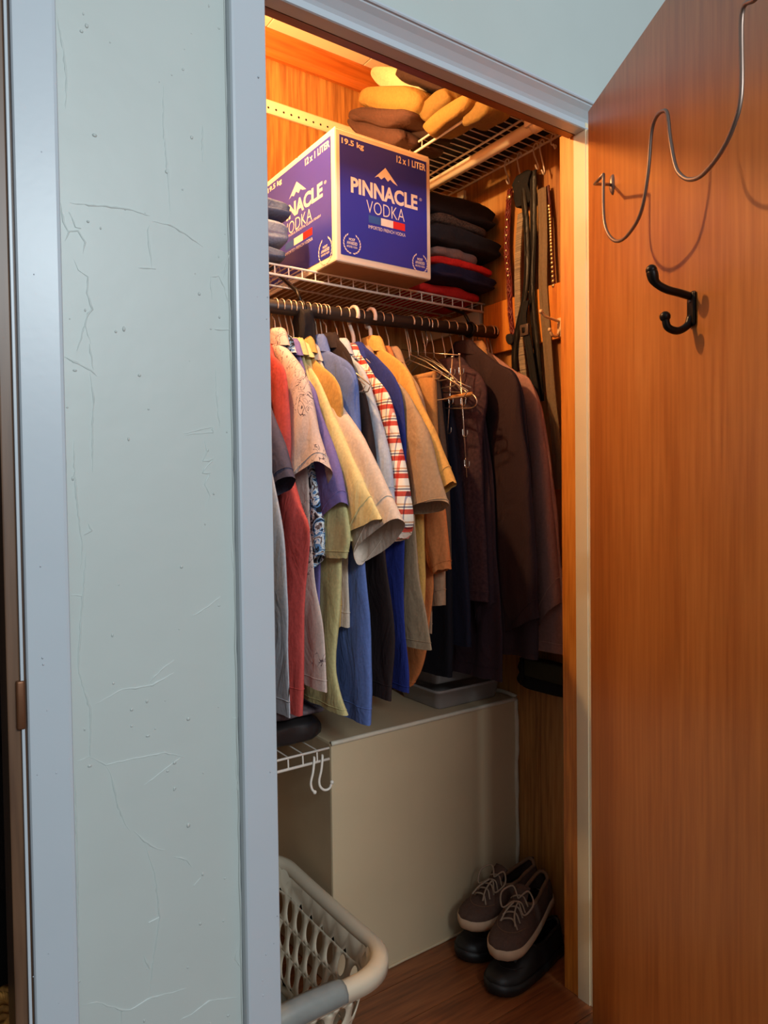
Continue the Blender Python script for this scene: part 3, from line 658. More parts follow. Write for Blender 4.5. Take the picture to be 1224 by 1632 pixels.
GROUP = 'clothes hanging from the dark rod'
def garment(name, label, cat, X, m, body, sleeve=None, tx=.013, stx=.022, seed=None, amp=.008, lift=0.0, hang='wire', collar=True, pleat=0.0, drift=0.0, inner=None, quilt=0.0, sdx=0.0, trim=None, hlab=None, collarm=None, backmax=None, soff=.006):
    seed = seed if seed is not None else X*31
    A = yz(X, body)
    for p in A: p.y = min(p.y, RODY-.028)
    A[0].z = min(A[0].z, rodz(X)-.035)
    B = [Vector((0, min(2*RODY-p.y, backmax or YK-.012-.0005*i), p.z)) for i, p in enumerate(A)]
    t = thing(name, label, cat, (X, RODY, A[-1].z), GROUP)
    bm, hem, h2 = loft(X, A, B, tx, seed, amp=amp, pleat=pleat, drift=drift, quilt=quilt)
    mesh('body', bm, m, t); seam('hem', hem, None, trim or m, t)
    if sleeve:
        o, i_ = yz(X, sleeve[0]), yz(X, sleeve[1])
        while len(i_) < len(o): i_.append(i_[-1])
        for side in (1, -1):
            if side == 1: a, b = o, i_
            else:
                a = [Vector((0, min(2*RODY-p.y, YK-.006), p.z)) for p in o]; b = [Vector((0, min(2*RODY-p.y, YK-.01), p.z)) for p in i_]
            bm, hem, h2 = loft(X-soff, a, b, stx, seed+side*3, n=26, amp=amp*.8, lift=lift, t0=.35, grow=.7, dxe=sdx)
            sl = mesh('sleeve', bm, m, t); seam('cuff_seam', h2, None, trim or m, t)
    if collar:
        z = A[0].z
        st = [((.026, -.006), .013), ((.035, -.001), .017), ((.047, -.012), .019), ((.066, -.034), .018)]
        bm = bmesh.new(); rings = []
        for (hy, dz), cx in st:
            rings.append([bm.verts.new((X+cx*math.sin(q), RODY-hy*math.cos(q), z+dz-.012*math.cos(q)*(1 if hy > .05 else 0)+.003*noise.noise(Vector((q*1.5, seed, hy*20))))) for q in [2*math.pi*k/28 for k in range(28)]])
        for r0, r1 in zip(rings, rings[1:]):
            for k in range(28): bm.faces.new((r0[k], r0[(k+1) % 28], r1[(k+1) % 28], r1[k]))
        mesh('collar', bm, collarm or m, t)
    if hang:
        hp_ = [Vector((X, RODY, A[0].z-.004))]
        for p in catmull(A, 40):
            if p.y < RODY-.05 and p.y > RODY-.19 and p.z > A[0].z-.16: hp_.append(Vector((X, p.y+.014, p.z-.016)))
        if len(hp_) < 2: hp_.append(Vector((X, RODY-.06, A[0].z-.05)))
        hanger(X, hlab or ('hanger carrying the '+label.split(' hanging')[0].split(' with')[0].split(',')[0]), A[0].z-.004, kind=hang, path=hp_)
    return t
F = fabric
for x_, lab, c_ in ((.425, 'unseen black long coat added at the far left of the rod, blocking bulb light', (32, 30, 32)), (.500, 'unseen charcoal long coat added second from the left wall, blocking bulb light', (58, 56, 60)), (.575, 'dark green long coat just behind the left casing', (44, 56, 48))):  # three unseen coats added to keep bulb light off the basket
    garment('coat', lab, 'coat', x_, F('unseen_coat_wool_%d' % c_[1], c_), [(450-(0.66-x_)*620, 545), (462-(0.66-x_)*620, 600), (470-(0.66-x_)*600, 800), (476-(0.66-x_)*600, 1080)], tx=.030, pleat=.006)
garment('shirt', 'pale grey shirt whose hem shows leftmost, by the casing', 'shirt', .655, F('pale_grey_cotton', (188, 186, 192)), [(380, 540), (405, 590), (425, 700), (443, 800), (454, 890), (459, 1000), (460, 1145)], tx=.012)
garment('t_shirt', 'dark slate tee shirt with short sleeve, leftmost on the rod', 't-shirt', .690, F('slate_jersey', (84, 78, 96)), [(400, 545), (420, 585), (428, 680), (430, 800), (430, 1000)], ([(415, 590), (436, 650), (452, 700), (472, 760)], [(410, 640), (420, 690), (428, 740), (437, 788)]), lift=.006, tx=.011, stx=.015)
garment('shirt', 'coral red shirt left of the sketch-printed tan shirt', 'shirt', .728, F('coral_cotton', (206, 84, 78)), [(425, 545), (438, 570), (450, 600), (457, 650), (464, 740), (476, 800), (494, 852), (484, 964), (480, 1142)], ([(432, 560), (457, 588), (464, 640), (467, 700), (462, 770)], [(428, 600), (434, 640), (438, 700), (440, 760), (444, 800)]), lift=.006, tx=.013, stx=.015)
M_SK = pattern_mat('sketch_print_cotton', 'lines', (214, 190, 178), (104, 88, 92))
garment('shirt', 'pinkish tan short-sleeved shirt with dark line-drawing print', 'shirt', .765, M_SK, [(430, 530), (455, 560), (475, 620), (490, 760), (500, 912), (515, 1000), (521, 1104)], ([(433, 533), (465, 562), (490, 601), (508, 680), (524, 742)], [(445, 575), (461, 600), (465, 714), (474, 792)]), lift=.022, tx=.012, stx=.026)
garment('shirt', 'blue and white floral shirt, sleeve peeking below the tan printed one', 'shirt', .782, pattern_mat('floral_cotton', 'floral', (226, 226, 226), (92, 132, 176), (120, 100, 96), (30, 30, 40)), [(445, 540), (470, 600), (480, 700), (490, 850), (484, 980)], ([(470, 600), (490, 680), (511, 790), (518, 850), (516, 884)], [(470, 640), (478, 700), (490, 800), (494, 860), (498, 905)]), tx=.009, stx=.012)
garment('shirt', 'violet blue short-sleeved shirt beside the tan printed one', 'shirt', .800, F('violet_cotton', (122, 108, 168)), [(455, 545), (485, 590), (500, 660), (510, 800), (505, 1050)], ([(475, 585), (502, 616), (514, 652), (541, 736), (553, 802)], [(476, 625), (482, 660), (492, 760), (505, 852)]), lift=.008, tx=.010, stx=.018)
garment('shirt', 'pale olive yellow shirt with long hem under the sleeves', 'shirt', .814, F('olive_yellow_cotton', (204, 192, 136)), [(460, 545), (490, 590), (515, 680), (535, 800), (542, 887), (543, 933), (536, 1050), (541, 1099), (554, 1142)], ([(480, 590), (520, 680), (550, 780), (562, 850), (556, 890)], [(488, 640), (500, 720), (515, 810), (521, 850), (530, 888)]), tx=.013, stx=.014)
garment('shirt', 'pale yellow short-sleeved shirt with stitched cuff in front', 'shirt', .830, F('pale_yellow_cotton', (226, 208, 150)), [(462, 552), (500, 590), (518, 640), (533, 760), (538, 900), (534, 1040)], ([(468, 556), (500, 588), (522, 628), (558, 715), (613, 828)], [(484, 606), (500, 640), (528, 740), (561, 854)]), lift=.004, tx=.010, stx=.012)
garment('shirt', 'mustard shirt whose shoulder shows above the pale yellow sleeve', 'shirt', .838, F('warm_lit_cotton', (204, 162, 92)), [(464, 546), (500, 570), (535, 603), (547, 640), (546, 700), (545, 800), (542, 1000)], tx=.009)  # warm light on the yellow shirt's yoke, put in as separate mustard cloth
garment('shirt', 'pinkish cream shaded copy of the pale yellow short-sleeved shirt with wide open cuff', 'shirt', .852, F('shaded_yellow_linen', (222, 202, 184)), [(478, 556), (520, 595), (540, 640), (552, 800), (555, 1000)], ([(492, 572), (522, 600), (548, 645), (590, 715), (641, 828)], [(502, 640), (520, 680), (550, 780), (574, 892)]), lift=.014, tx=.010, stx=.020)  # shaded side of the yellow sleeve, put into the colour of a second shirt
garment('shirt', 'periwinkle blue collared shirt with slit side hem', 'shirt', .872, F('periwinkle_cotton', (102, 124, 186)), [(488, 542), (520, 556), (555, 577), (568, 604), (572, 660), (578, 780), (583, 890), (592, 1040), (590, 1157)], ([(540, 572), (566, 600), (571, 650), (580, 720)], [(532, 610), (542, 660), (550, 720), (556, 780)]), tx=.015, stx=.014)
garment('shirt', 'dark brown-black shirt behind the periwinkle one', 'shirt', .905, F('black_brown_cotton', (48, 36, 36)), [(508, 538), (555, 560), (566, 595), (589, 650), (602, 760), (615, 900), (630, 1000), (623, 1118)], ([(550, 560), (576, 608), (594, 680), (603, 770)], [(555, 630), (562, 690), (568, 760), (578, 830)]), tx=.013, stx=.014)
garment('shirt', 'white and ice-blue shirt between the black and the plaid ones', 'shirt', .937, F('ice_blue_cotton', (190, 200, 216)), [(530, 545), (561, 568), (585, 600), (600, 700), (612, 860), (610, 1000)], ([(555, 565), (581, 588), (598, 632), (624, 725), (632, 798)], [(572, 630), (586, 680), (594, 740), (604, 806)]), tx=.010, stx=.013, lift=.006)
garment('shirt', 'red, white and grey plaid shirt with narrow sleeve', 'shirt', .962, pattern_mat('plaid_cotton', 'plaid', (240, 226, 214), (206, 84, 72), (222, 178, 140), (120, 120, 138)), [(548, 552), (590, 588), (610, 640), (618, 740), (620, 860)], ([(572, 576), (612, 613), (630, 652), (647, 742), (659, 824), (648, 858)], [(590, 625), (608, 663), (624, 742), (632, 820), (637, 860)]), tx=.010, stx=.013)
garment('shirt', 'royal blue shirt squeezed beside the plaid shirt', 'shirt', .984, F('royal_blue_cotton', (44, 56, 136)), [(560, 550), (605, 573), (632, 606), (645, 655), (647, 760), (645, 860), (644, 940), (651, 1060), (651, 1103)], tx=.011, hang='plastic', hlab='white plastic hanger with the royal blue shirt, left of two')
garment('shirt', 'greyish tan short-sleeved shirt with turned cuff', 'shirt', 1.006, F('grey_tan_linen', (176, 148, 118)), [(570, 556), (610, 584), (640, 625), (655, 700), (662, 850), (670, 930), (679, 980), (687, 1036)], ([(578, 568), (640, 612), (668, 655), (689, 700), (710, 780), (716, 802)], [(606, 620), (632, 660), (640, 715), (648, 765), (656, 815)]), lift=.012, tx=.012, stx=.017, amp=.010)
garment('shirt', 'amber yellow collared shirt with broad shoulder, in front of the dark clothes', 'shirt', 1.036, F('amber_cotton', (226, 172, 92)), [(576, 543), (602, 547), (624, 572), (655, 598), (668, 660), (674, 780), (678, 900), (676, 1000)], ([(600, 548), (650, 586), (675, 645), (698, 692), (728, 768)], [(636, 640), (650, 690), (676, 740), (704, 790)]), tx=.013, stx=.016, hang='plastic', hlab='white plastic hanger with the amber yellow shirt, right of two')
garment('shirt', 'orange long shirt with a bunched cuff below the tan sleeve', 'shirt', 1.066, F('orange_cotton', (214, 128, 72)), [(600, 556), (640, 588), (670, 640), (682, 760), (691, 900), (684, 1000), (674, 1060), (656, 1094)], ([(640, 588), (680, 660), (706, 780), (716, 860), (716, 906)], [(650, 660), (664, 760), (680, 850), (686, 890), (697, 914)]), tx=.012, stx=.018, amp=.010)
garment('shirt', 'beige shirt with plain cuff right behind the orange one', 'shirt', 1.094, F('beige_cotton', (176, 142, 112)), [(618, 556), (650, 588), (676, 640), (686, 760), (690, 900), (688, 1010)], ([(650, 590), (684, 660), (707, 780), (711, 880), (709, 964)], [(656, 660), (668, 760), (682, 850), (688, 900), (689, 966)]), tx=.010, stx=.012)
# trousers folded over hanger bars
def trousers(label, X, m, pxs, m2=None, hlab=None, tx=.014, yb=.56, amp=.004):
    A = yz(X, pxs); B = [Vector((0, yb, p.z)) for p in A]
    t = thing('hanging_trousers', label, 'trousers', (X, RODY, A[-1].z), GROUP)
    bm, hem, h2 = loft(X, A, B, tx, X*17, amp=amp, t0=.6, grow=.1, ex=4); mesh('legs', bm, m, t); seam('hem', hem, None, m, t)
    mesh('waist_fold', tb([(X, A[0].y+.003, A[0].z), (X, yb-.003, A[0].z)], tx*.7, 10), m, t)
    hanger(X, hlab or 'thin wire hanger with '+label, rodz(X)-.085, half=.13, drop=max(.03, rodz(X)-.085-A[0].z+.0), kind='wire'); return t
trousers('tan trousers folded over a hanger beside the amber shirt', 1.165, F('tan_twill', (206, 146, 84)), [(693, 597), (694, 640), (696, 690), (700, 760), (704, 840)])
trousers('grey-brown trousers folded over a hanger right of the tan pair', 1.190, F('grey_brown_twill', (104, 84, 68)), [(698, 600), (704, 660), (712, 740), (716, 840), (718, 900)])
trousers('black trousers hanging long behind the orange cuff', 1.215, F('black_twill', (26, 24, 32)), [(702, 612), (712, 700), (716, 850), (720, 1000), (718, 1080)])
trousers('navy trousers hanging long above the clear box', 1.245, F('navy_twill', (30, 30, 48)), [(720, 640), (733, 760), (744, 900), (748, 980), (750, 1032)])
M_VEST = pattern_mat('plum_quilting', 'quilt', (78, 52, 56), (58, 38, 44))
garment('padded_vest', 'plum quilted vest behind the wire hook rack', 'vest', 1.285, M_VEST, [(702, 574), (738, 580), (765, 598), (776, 634), (768, 700), (769, 780), (774, 880), (778, 960)], tx=.017, quilt=.35, collar=True, amp=.004)
garment('jacket', 'dark plum long jacket with hem lowest among the dark clothes', 'jacket', 1.315, F('dark_plum_cotton', (60, 42, 50)), [(722, 572), (755, 595), (772, 660), (785, 760), (793, 880), (798, 980), (801, 1088)], ([(745, 590), (768, 640), (780, 740), (788, 860), (790, 960)], [(735, 660), (742, 760), (750, 860), (756, 940), (764, 1010)]), tx=.014, stx=.016, pleat=.008)
garment('jacket', 'dark brown fleece jacket with high collar among the dark clothes', 'jacket', 1.350, F('dark_brown_fleece', (52, 34, 37), scale=320), [(735, 542), (793, 578), (820, 594), (836, 640), (843, 720), (851, 850), (859, 1000), (858, 1052)], ([(796, 580), (826, 598), (838, 660), (849, 760), (860, 900), (863, 985)], [(780, 650), (788, 740), (796, 860), (802, 940), (808, 1010)]), tx=.018, stx=.022, pleat=.010, amp=.012, soff=.014)
garment('coat', 'brown coat with tan collar between the fleece and the mauve coat', 'coat', 1.388, F('cocoa_wool', (84, 58, 52)), [(744, 543), (796, 581), (816, 612), (834, 700), (845, 850), (850, 1000)], tx=.013, collarm=F('tan_cord', (176, 128, 82)))
garment('coat', 'mauve brown coat with stitched hem, rightmost on the rod', 'coat', 1.420, F('mauve_suede', (168, 122, 112), rough=.7), [(782, 562), (820, 590), (845, 608), (860, 640), (872, 690), (889, 830), (899, 960), (903, 1045)], ([(830, 594), (850, 610), (868, 680), (886, 830), (896, 960)], [(835, 660), (840, 740), (850, 860), (856, 930), (862, 1000)]), tx=.017, stx=.016, pleat=.008, trim=F('mauve_thread', (196, 150, 132)))
for x, n in ((1.169, 1), (1.455, 2), (1.468, 3)):
    if n == 1: hanger(x-.008, 'spare bare wire hanger among the trouser hangers', rodz(x)-.10, yaw=.12)
    else: hanger(x, 'bare wire hanger at the far right end of the dark rod' if n == 3 else 'bare wire hanger second from the right end of the dark rod', rodz(x)-.10, half=.12, drop=.06)
hanger(.882, 'bare brass-coloured wire hanger between the blue and black shirts', rodz(.88)-.10); hanger(.896, 'bare wire hanger just left of the black shirt', rodz(.89)-.10)
o = mesh('size_marker', bx(.838, .846, RODY-.024, RODY-.018, rodz(.84)-.065, rodz(.84)-.035, bev=.001), mat('yellow_plastic', (226, 176, 30), .4, bump=0))
tag(o, 'small yellow tag hanging under the dark rod', 'tag')
tag(mesh('black_cloth', slab(.835, .44, rodz(.83)-.048, .030, .05, .10, 77, nl=1, amp=.012, ex=4), M_BLK), 'black bunched cloth hanging from the rod above the blue collar', 'cloth')

# belt rack: wire hanger with two swinging bars of little hooks
t = thing('belt_rack', 'chrome wire rack with two hooked bars in front of the plum vest', 'hanger', P(690, 560, 0, 1.232))
M_CHR = mat('chrome_wire', (214, 196, 180), .25, .9, bump=0)
XR = 1.225
def rp(u, v, dx=0): return P(u, v, 0, XR+dx)
top = Vector((XR, RODY, rodz(XR)+.018))
mesh('hook', tb(catmull([Vector((XR, RODY-.019, rodz(XR)-.012)), Vector((XR, RODY-.018, rodz(XR)+.008)), top, Vector((XR, RODY+.018, rodz(XR)+.004)), Vector((XR, RODY+.004, rodz(XR)-.04)), rp(675, 562)], 30), .0018, 6), M_CHR, t)
mesh('top_arm', tb([rp(640, 557), rp(675, 562), rp(733, 566)], .0016, 6), M_CHR, t)
mesh('brace_wire', tb([rp(676, 564), rp(700, 590), rp(722, 605), rp(751, 618)], .0015, 6), M_CHR, t)
mesh('brace_wire', tb([rp(676, 562), rp(705, 596), rp(740, 622), rp(748, 628)], .0015, 6), M_CHR, t)
bars = (((721, 569), (711, 722)), ((732, 565), (744, 761)))
for (a, b) in bars:
    pa, pb = rp(*a), rp(*b)
    bb = mesh('hook_bar', ball(tb([pa, pb], .0021, 7), pa, .0036), M_CHR, t)
    for f in (.11, .36, .61, .86) if b[1] > 740 else (.12, .42, .72):
        q = pa.lerp(pb, f); w = []
        for i in range(9):
            an = math.pi*i/8; w.append(q+Vector((-.004, -.009+.009*math.cos(an)*1, -.012-.008*math.sin(an))) if True else q)
        pts = [q+Vector((0, .006, 0)), q+Vector((-.004, .0, 0))]+w+[w[-1]+Vector((0, 0, .008))]
        bm = tb(pts, .0014, 6); me = bpy.data.meshes.new('small_hook'); bm.to_mesh(me); bm.free(); me.materials.append(M_CHR)
        o = bpy.data.objects.new('small_hook', me); COL.objects.link(o); o.parent = bb; o.matrix_parent_inverse = Matrix(); o.location = (0, 0, 0)
cl_ = [rp(701, 626), rp(730, 625), rp(752, 628), rp(760, 640), rp(752, 650), rp(720, 651), rp(700, 650)]
mesh('loop_bar', tb(catmull(cl_, 40), .0020, 7), M_CHR, t)
mesh('wood_grip', tb([rp(700, 640), rp(722, 633), rp(752, 628)], .0055, 10), F('wood_grip', (196, 134, 72)), t)
# ------------------------------------------------------------------ belts on the right wall
def strap(name, label, cat, m, pxs, width, X, th=.0035, extra=None, sway=.0):
    """flat strap hanging beside the right wall: its width lies along y"""
    c = catmull([P(u, v, 0, X) for u, v in pxs], 30); t = thing(name, label, cat, c[0], 'belts and straps on the right wall')
    bm = bmesh.new(); rows = []
    for i, p in enumerate(c):
        w = width/2; xx = p.x+sway*math.sin(i*.35)
        rows.append([bm.verts.new((xx+dx, p.y+dy, p.z)) for dx, dy in ((-th/2, -w), (-th/2, -w*.5), (-th*.8, 0), (-th/2, w*.5), (-th/2, w), (th/2, w), (th/2, -w))])
    for a, b in zip(rows, rows[1:]):
        for k in range(7): bm.faces.new((a[k], a[(k+1) % 7], b[(k+1) % 7], b[k]))
    bm.faces.new(rows[0]); bm.faces.new(rows[-1][::-1]); bmesh.ops.recalc_face_normals(bm, faces=bm.faces)
    mesh('strap', bm, m, t, smooth=False)
    if extra: extra(t, c, width, th)
    return t
M_STUD = mat('brass_stud', (236, 206, 150), .25, .85, bump=0)
def studs(a, b, step=1):
    def f(t, c, w, th):
        n = len(c)-1
        for i in range(int(a*n), int(b*n), step):
            mesh('stud', ball(bmesh.new(), c[i]+Vector((-th*1.1, 0, 0)), .0050, .6, 1, 1, 8, 6), M_STUD, t)
    return f
def braid(t, c, w, th):
    for ph in (0, math.pi*2/3, math.pi*4/3):
        pts = [p+Vector((-th*.7-.0018*math.cos(i*1.5+ph), w*.32*math.sin(i*.75*1.0+ph), 0)) for i, p in enumerate(catmull(c, 90))]
        mesh('braid_strand', tb(pts, .0028, 6), MATS['maroon_leather'], t)
    studs(.22, .52)(t, c, w, th)
    q = c[0]+Vector((-.004, 0, -.022)); mesh('snap', ball(bmesh.new(), q, .0075, .5, 1, 1, 12, 8), M_STUD, t)
def buckle(f0):
    def f(t, c, w, th):
        p = c[int(f0*(len(c)-1))]; bm = bmesh.new()
        box(bm, p.x-.006, p.x+.002, p.y-w*.62, p.y+w*.62, p.z-.016, p.z+.016, bev=.002)
        mesh('buckle', bm, mat('grey_buckle', (96, 80, 70), .35, .3, bump=0), t)
        mesh('buckle_tongue', bx(p.x-.0085, p.x-.006, p.y-w*.2, p.y+w*.2, p.z-.007, p.z+.007, bev=.001), MI, t)
    return f
F('maroon_leather', (112, 40, 34), rough=.45)
strap('studded_belt', 'maroon braided belt with round brass studs, leftmost on the right wall', 'belt', MATS['maroon_leather'], [(813, 302), (810, 340), (808, 400), (812, 450), (815, 510), (823, 560), (826, 592)], .020, 1.476, extra=braid)
strap('webbing_belt', 'light grey woven webbing belt beside the maroon braided one', 'belt', mat('grey_webbing', (176, 156, 128), .8, var=.45, scale=14, bump=.5, stretch=(1, 1, 40), col2=(88, 76, 66)), [(830, 340), (826, 400), (825, 450), (827, 520), (834, 590), (838, 640)], .022, 1.470)
strap('leather_belt', 'black leather belt hanging in front of the woven belts', 'belt', F('black_leather', (28, 24, 22), rough=.4), [(832, 282), (840, 380), (838, 460), (826, 520), (820, 560), (822, 620)], .020, 1.462)
strap('leather_belt', 'second black leather belt, straight, beside the taupe belt', 'belt', MATS['black_leather'], [(850, 272), (850, 380), (848, 470), (856, 560), (862, 640)], .022, 1.466)
strap('shoulder_strap', 'black webbing strap with grey buckle hanging by the taupe belt', 'strap', F('black_webbing', (30, 28, 28)), [(838, 480), (834, 510), (842, 548), (850, 600), (862, 680)], .024, 1.452, extra=buckle(.38))
strap('leather_belt', 'broad taupe belt hanging long beside the pine door frame', 'belt', F('taupe_leather', (122, 102, 78), rough=.6), [(864, 300), (866, 380), (866, 460), (872, 540), (878, 620), (886, 700), (890, 780)], .030, 1.472)
strap('studded_belt', 'thin dark red studded belt right of the taupe belt', 'belt', F('oxblood_leather', (84, 28, 26), rough=.45), [(873, 296), (878, 350), (880, 400), (884, 470)], .010, 1.478, extra=studs(.2, .98))
tag(mesh('black_bag', slab(1.468, .325, 2.045, .022, .062, .09, 91, nl=2, amp=.010, ex=7), MATS['black_webbing']), 'black bunched belt ends hanging from the white hooks', 'belt bundle')
tag(mesh('cloth_bow', slab(1.462, .372, 1.640, .02, .034, .03, 93, nl=1, amp=.007, ex=2), M_BLK), 'small black bow tied on the maroon belt', 'bow')
# white hooks from which the belts hang
for i, (u, v, lab) in enumerate(((812, 262, 'white wire hook holding the maroon belt at the shelf rail'), (832, 256, 'white wire hook holding the black belts'), (858, 246, 'white wire hook holding the taupe belt'), (868, 240, 'white wire hook near the pine frame, second from right'), (886, 228, 'empty white wire hook nearest the pine frame'))):
    p = P(u, v, 0, XW-.006); p.z = 2.150; x = p.x; d = .03+.022*(i % 2)+(.03 if i < 4 else 0)
    w = [Vector((x-.004, p.y, p.z-.004)), Vector((x-.003, p.y, p.z+.007)), Vector((x-.008, p.y+.003, p.z+.009)), Vector((x-.013, p.y+.004, p.z)), Vector((x-.016, p.y+.002, p.z-.02)), Vector((x-.016, p.y-.014, p.z-d)), Vector((x-.022, p.y-.016, p.z-d-.010)), Vector((x-.030, p.y-.016, p.z-d))]
    tag(mesh('wire_hook', tb(catmull(w, 40), .0021, 7), M_METAL), lab, 'hook', 'white hooks on the high shelf')
# pine board with a white coat hook on the right wall
hbz0, hbz1 = P(800, 562, 0, XW-.01).z, P(890, 452, 0, XW-.01).z
wb_ = thing('hook_board', 'pine board fixed along the right wall behind the belts', 'board', (XW, .3, hbz0))
mesh('board', bx(XW-.018, XW-.0005, .125, .50, hbz0, hbz1, bev=.002), M_STOP, wb_, smooth=False)
hp = P(893, 520, 0, XW-.018)
ch = thing('coat_hook', 'ivory double coat hook on the pine board beside the belts', 'hook', hp)
M_IV = mat('ivory_metal', (230, 200, 156), .4, .1, bump=0)
mesh('backplate', bx(hp.x-.004, hp.x, hp.y-.008, hp.y+.008, hp.z-.028, hp.z+.022, bev=.0015), M_IV, ch)
u_ = catmull([hp+Vector((-.002, 0, .012)), hp+Vector((-.022, .004, .016)), hp+Vector((-.045, .010, .022)), hp+Vector((-.058, .014, .034))], 18)
mesh('upper_arm', ball(tb(u_, .0036, 8), u_[-1], .006), M_IV, ch)
l_ = catmull([hp+Vector((-.002, 0, -.010)), hp+Vector((-.012, .002, -.026)), hp+Vector((-.026, .004, -.026)), hp+Vector((-.034, .006, -.012))], 18)
mesh('lower_arm', ball(tb(l_, .0036, 8), l_[-1], .0055), M_IV, ch)

# ------------------------------------------------------------------ things on the plaster block
M_CLR = mat('frosted_plastic', (206, 196, 190), .25, var=.02, bump=0, alpha=.55)
def tub(name, label, x0, x1, y0, y1, z0, z1, lid=None, lab2=None):
    t = thing(name, label, 'storage box', ((x0+x1)/2, (y0+y1)/2, z0), 'clear boxes on the block')
    bm = bmesh.new()
    def ring(ins, z, r): 
        pts = []
        for cx, cy, a0 in ((x1-ins-r, y1-ins-r, 0), (x0+ins+r, y1-ins-r, 90), (x0+ins+r, y0+ins+r, 180), (x1-ins-r, y0+ins+r, 270)):
            for k in range(5):
                a = math.radians(a0+k*22.5); pts.append(bm.verts.new((cx+r*math.cos(a), cy+r*math.sin(a), z)))
        return pts
    R = [ring(.012, z0, .016), ring(.010, z0+.004, .02), ring(.002, z1-.008, .02), ring(-.004, z1-.007, .02), ring(-.004, z1, .02), ring(.001, z1, .02), ring(.004, z1-.012, .02), ring(.013, z0+.004, .018)]
    for a, b in zip(R, R[1:]):
        for k in range(20): bm.faces.new((a[k], a[(k+1) % 20], b[(k+1) % 20], b[k]))
    bm.faces.new(R[0][::-1]); bm.faces.new(R[-1]); bmesh.ops.recalc_face_normals(bm, faces=bm.faces)
    mesh('tub', bm, M_CLR, t)
    if lid:
        l = mesh('lid', bx(x0-.006, x1+.006, y0-.006, y1+.006, z1-.001, z1+.012, bev=.004), lid, t)
    return t
tub('storage_box', 'low frosted plastic box on the front of the white block', 1.225, 1.470, .425, .62, .6135, .668)
tub('storage_box', 'frosted plastic box with blue lid behind the low one', 1.250, 1.440, .47, .68, .669, .745, lid=mat('blue_lid', (36, 84, 140), .4, bump=0))
# dark bag under the coat on the right wall
b0 = P(845, 1042, 0, 1.47); b1 = P(848, 1093, 0, 1.47)
bag = thing('hanging_bag', 'black and olive bag hanging low on the right wall under the coat', 'bag', (1.47, .26, b1.z))
mesh('bag_body', slab(1.462, .245, b1.z+.040, .05, .19, .084, 95, nl=2, amp=.004, ex=5), F('black_nylon', (24, 22, 22)), bag)
mesh('front_pocket', bx(1.428, 1.440, .165, .300, b1.z+.038, b1.z+.085, bev=.003), F('olive_nylon', (58, 52, 32)), bag)
mesh('side_strap', tb([(1.432, .312, b1.z+.085), (1.430, .306, b1.z+.05), (1.432, .312, b1.z+.01)], .006, 8), F('black_nylon', (24, 22, 22)), bag)
# things on the small low shelf
tag(mesh('black_case', slab(.69, .55, .655, .30, .34, .066, 97, nl=1, amp=.005, ex=4), mat('black_vinyl', (38, 34, 34), .3, bump=.05)), 'shiny black case lying on the small low shelf', 'case')
tag(mesh('folded_cloth', slab(.775, .49, .700, .14, .22, .030, 98, nl=1, amp=.008, ex=2.6), F('grey_plaid_cloth', (120, 104, 106), col2=(70, 58, 62), scale=60)), 'greyish crumpled cloth on the shiny black case', 'cloth')
for i, (x, dy, lab) in enumerate(((.800, 0, 'white S-shaped hook on the low shelf lip, left one'), (.822, .0, 'white S-shaped hook with ball end on the low shelf lip, right one'))):
    zt = .593
    w = [Vector((x+.006, .372, zt-.008)), Vector((x+.004, .366, zt+.006)), Vector((x, .356, zt+.004)), Vector((x-.006, .352, zt-.022)), Vector((x-.012, .352, zt-.045)), Vector((x-.010, .350, zt-.060))]
    w += ([Vector((x-.004, .349, zt-.068))] if i == 0 else [Vector((x, .348, zt-.069)), Vector((x+.012, .346, zt-.067)), Vector((x+.018, .345, zt-.054))])
    t = thing('s_hook', lab, 'hook', w[0]); c = catmull(w, 40)
    mesh('hook_wire', tb(c, .0030, 8), M_METAL, t); mesh('ball_end', ball(bmesh.new(), c[-1], .0048), M_METAL, t)

# ------------------------------------------------------------------ laundry basket
M_BSK = mat('beige_plastic', (206, 192, 168), .42, var=.04, scale=20, bump=.05)
M_GRIP = mat('grey_grip', (134, 138, 134), .4, bump=.05)
BC = Vector((.615, .345)); HX, HY, ZR = .205, .275, .262
def rr(s, ins, z, rad):
    """point at fraction s around a rounded rectangle inset by ins"""
    hx, hy = HX-ins, HY-ins; r = rad; L1, L2, La = 2*(hx-r), 2*(hy-r), math.pi*r/2; T = 2*L1+2*L2+4*La; d = (s % 1)*T
    segs = [('l', L2, (hx, -(hy-r)), (0, 1)), ('a', La, (hx-r, hy-r), 0), ('l', L1, (hx-r, hy), (-1, 0)), ('a', La, (-(hx-r), hy-r), 90), ('l', L2, (-hx, hy-r), (0, -1)), ('a', La, (-(hx-r), -(hy-r)), 180), ('l', L1, (-(hx-r), -hy), (1, 0)), ('a', La, (hx-r, -(hy-r)), 270)]
    for k, ln, p, q in segs:
        if d <= ln or q == 270:
            if k == 'l': return Vector((BC.x+p[0]+q[0]*d, BC.y+p[1]+q[1]*d, z))
            a = math.radians(q)+d/r; return Vector((BC.x+p[0]+r*math.cos(a), BC.y+p[1]+r*math.sin(a), z))
        d -= ln
def rim_z(s):
    p = rr(s, 0, 0, .10); v = abs(p.y-BC.y)/HY; return ZR+.010*v**3 - .0*v
bk = thing('laundry_basket', 'beige plastic laundry basket with oval holes and grey grip on the floor', 'basket', (BC.x, BC.y, 0))
bm = bmesh.new(); NC = 32; rows_ = 5
def wallp(u, v): return rr(u, .060*(1-v)+.006, .012+(rim_z(u)-.012)*v, .10-.02*(1-v))
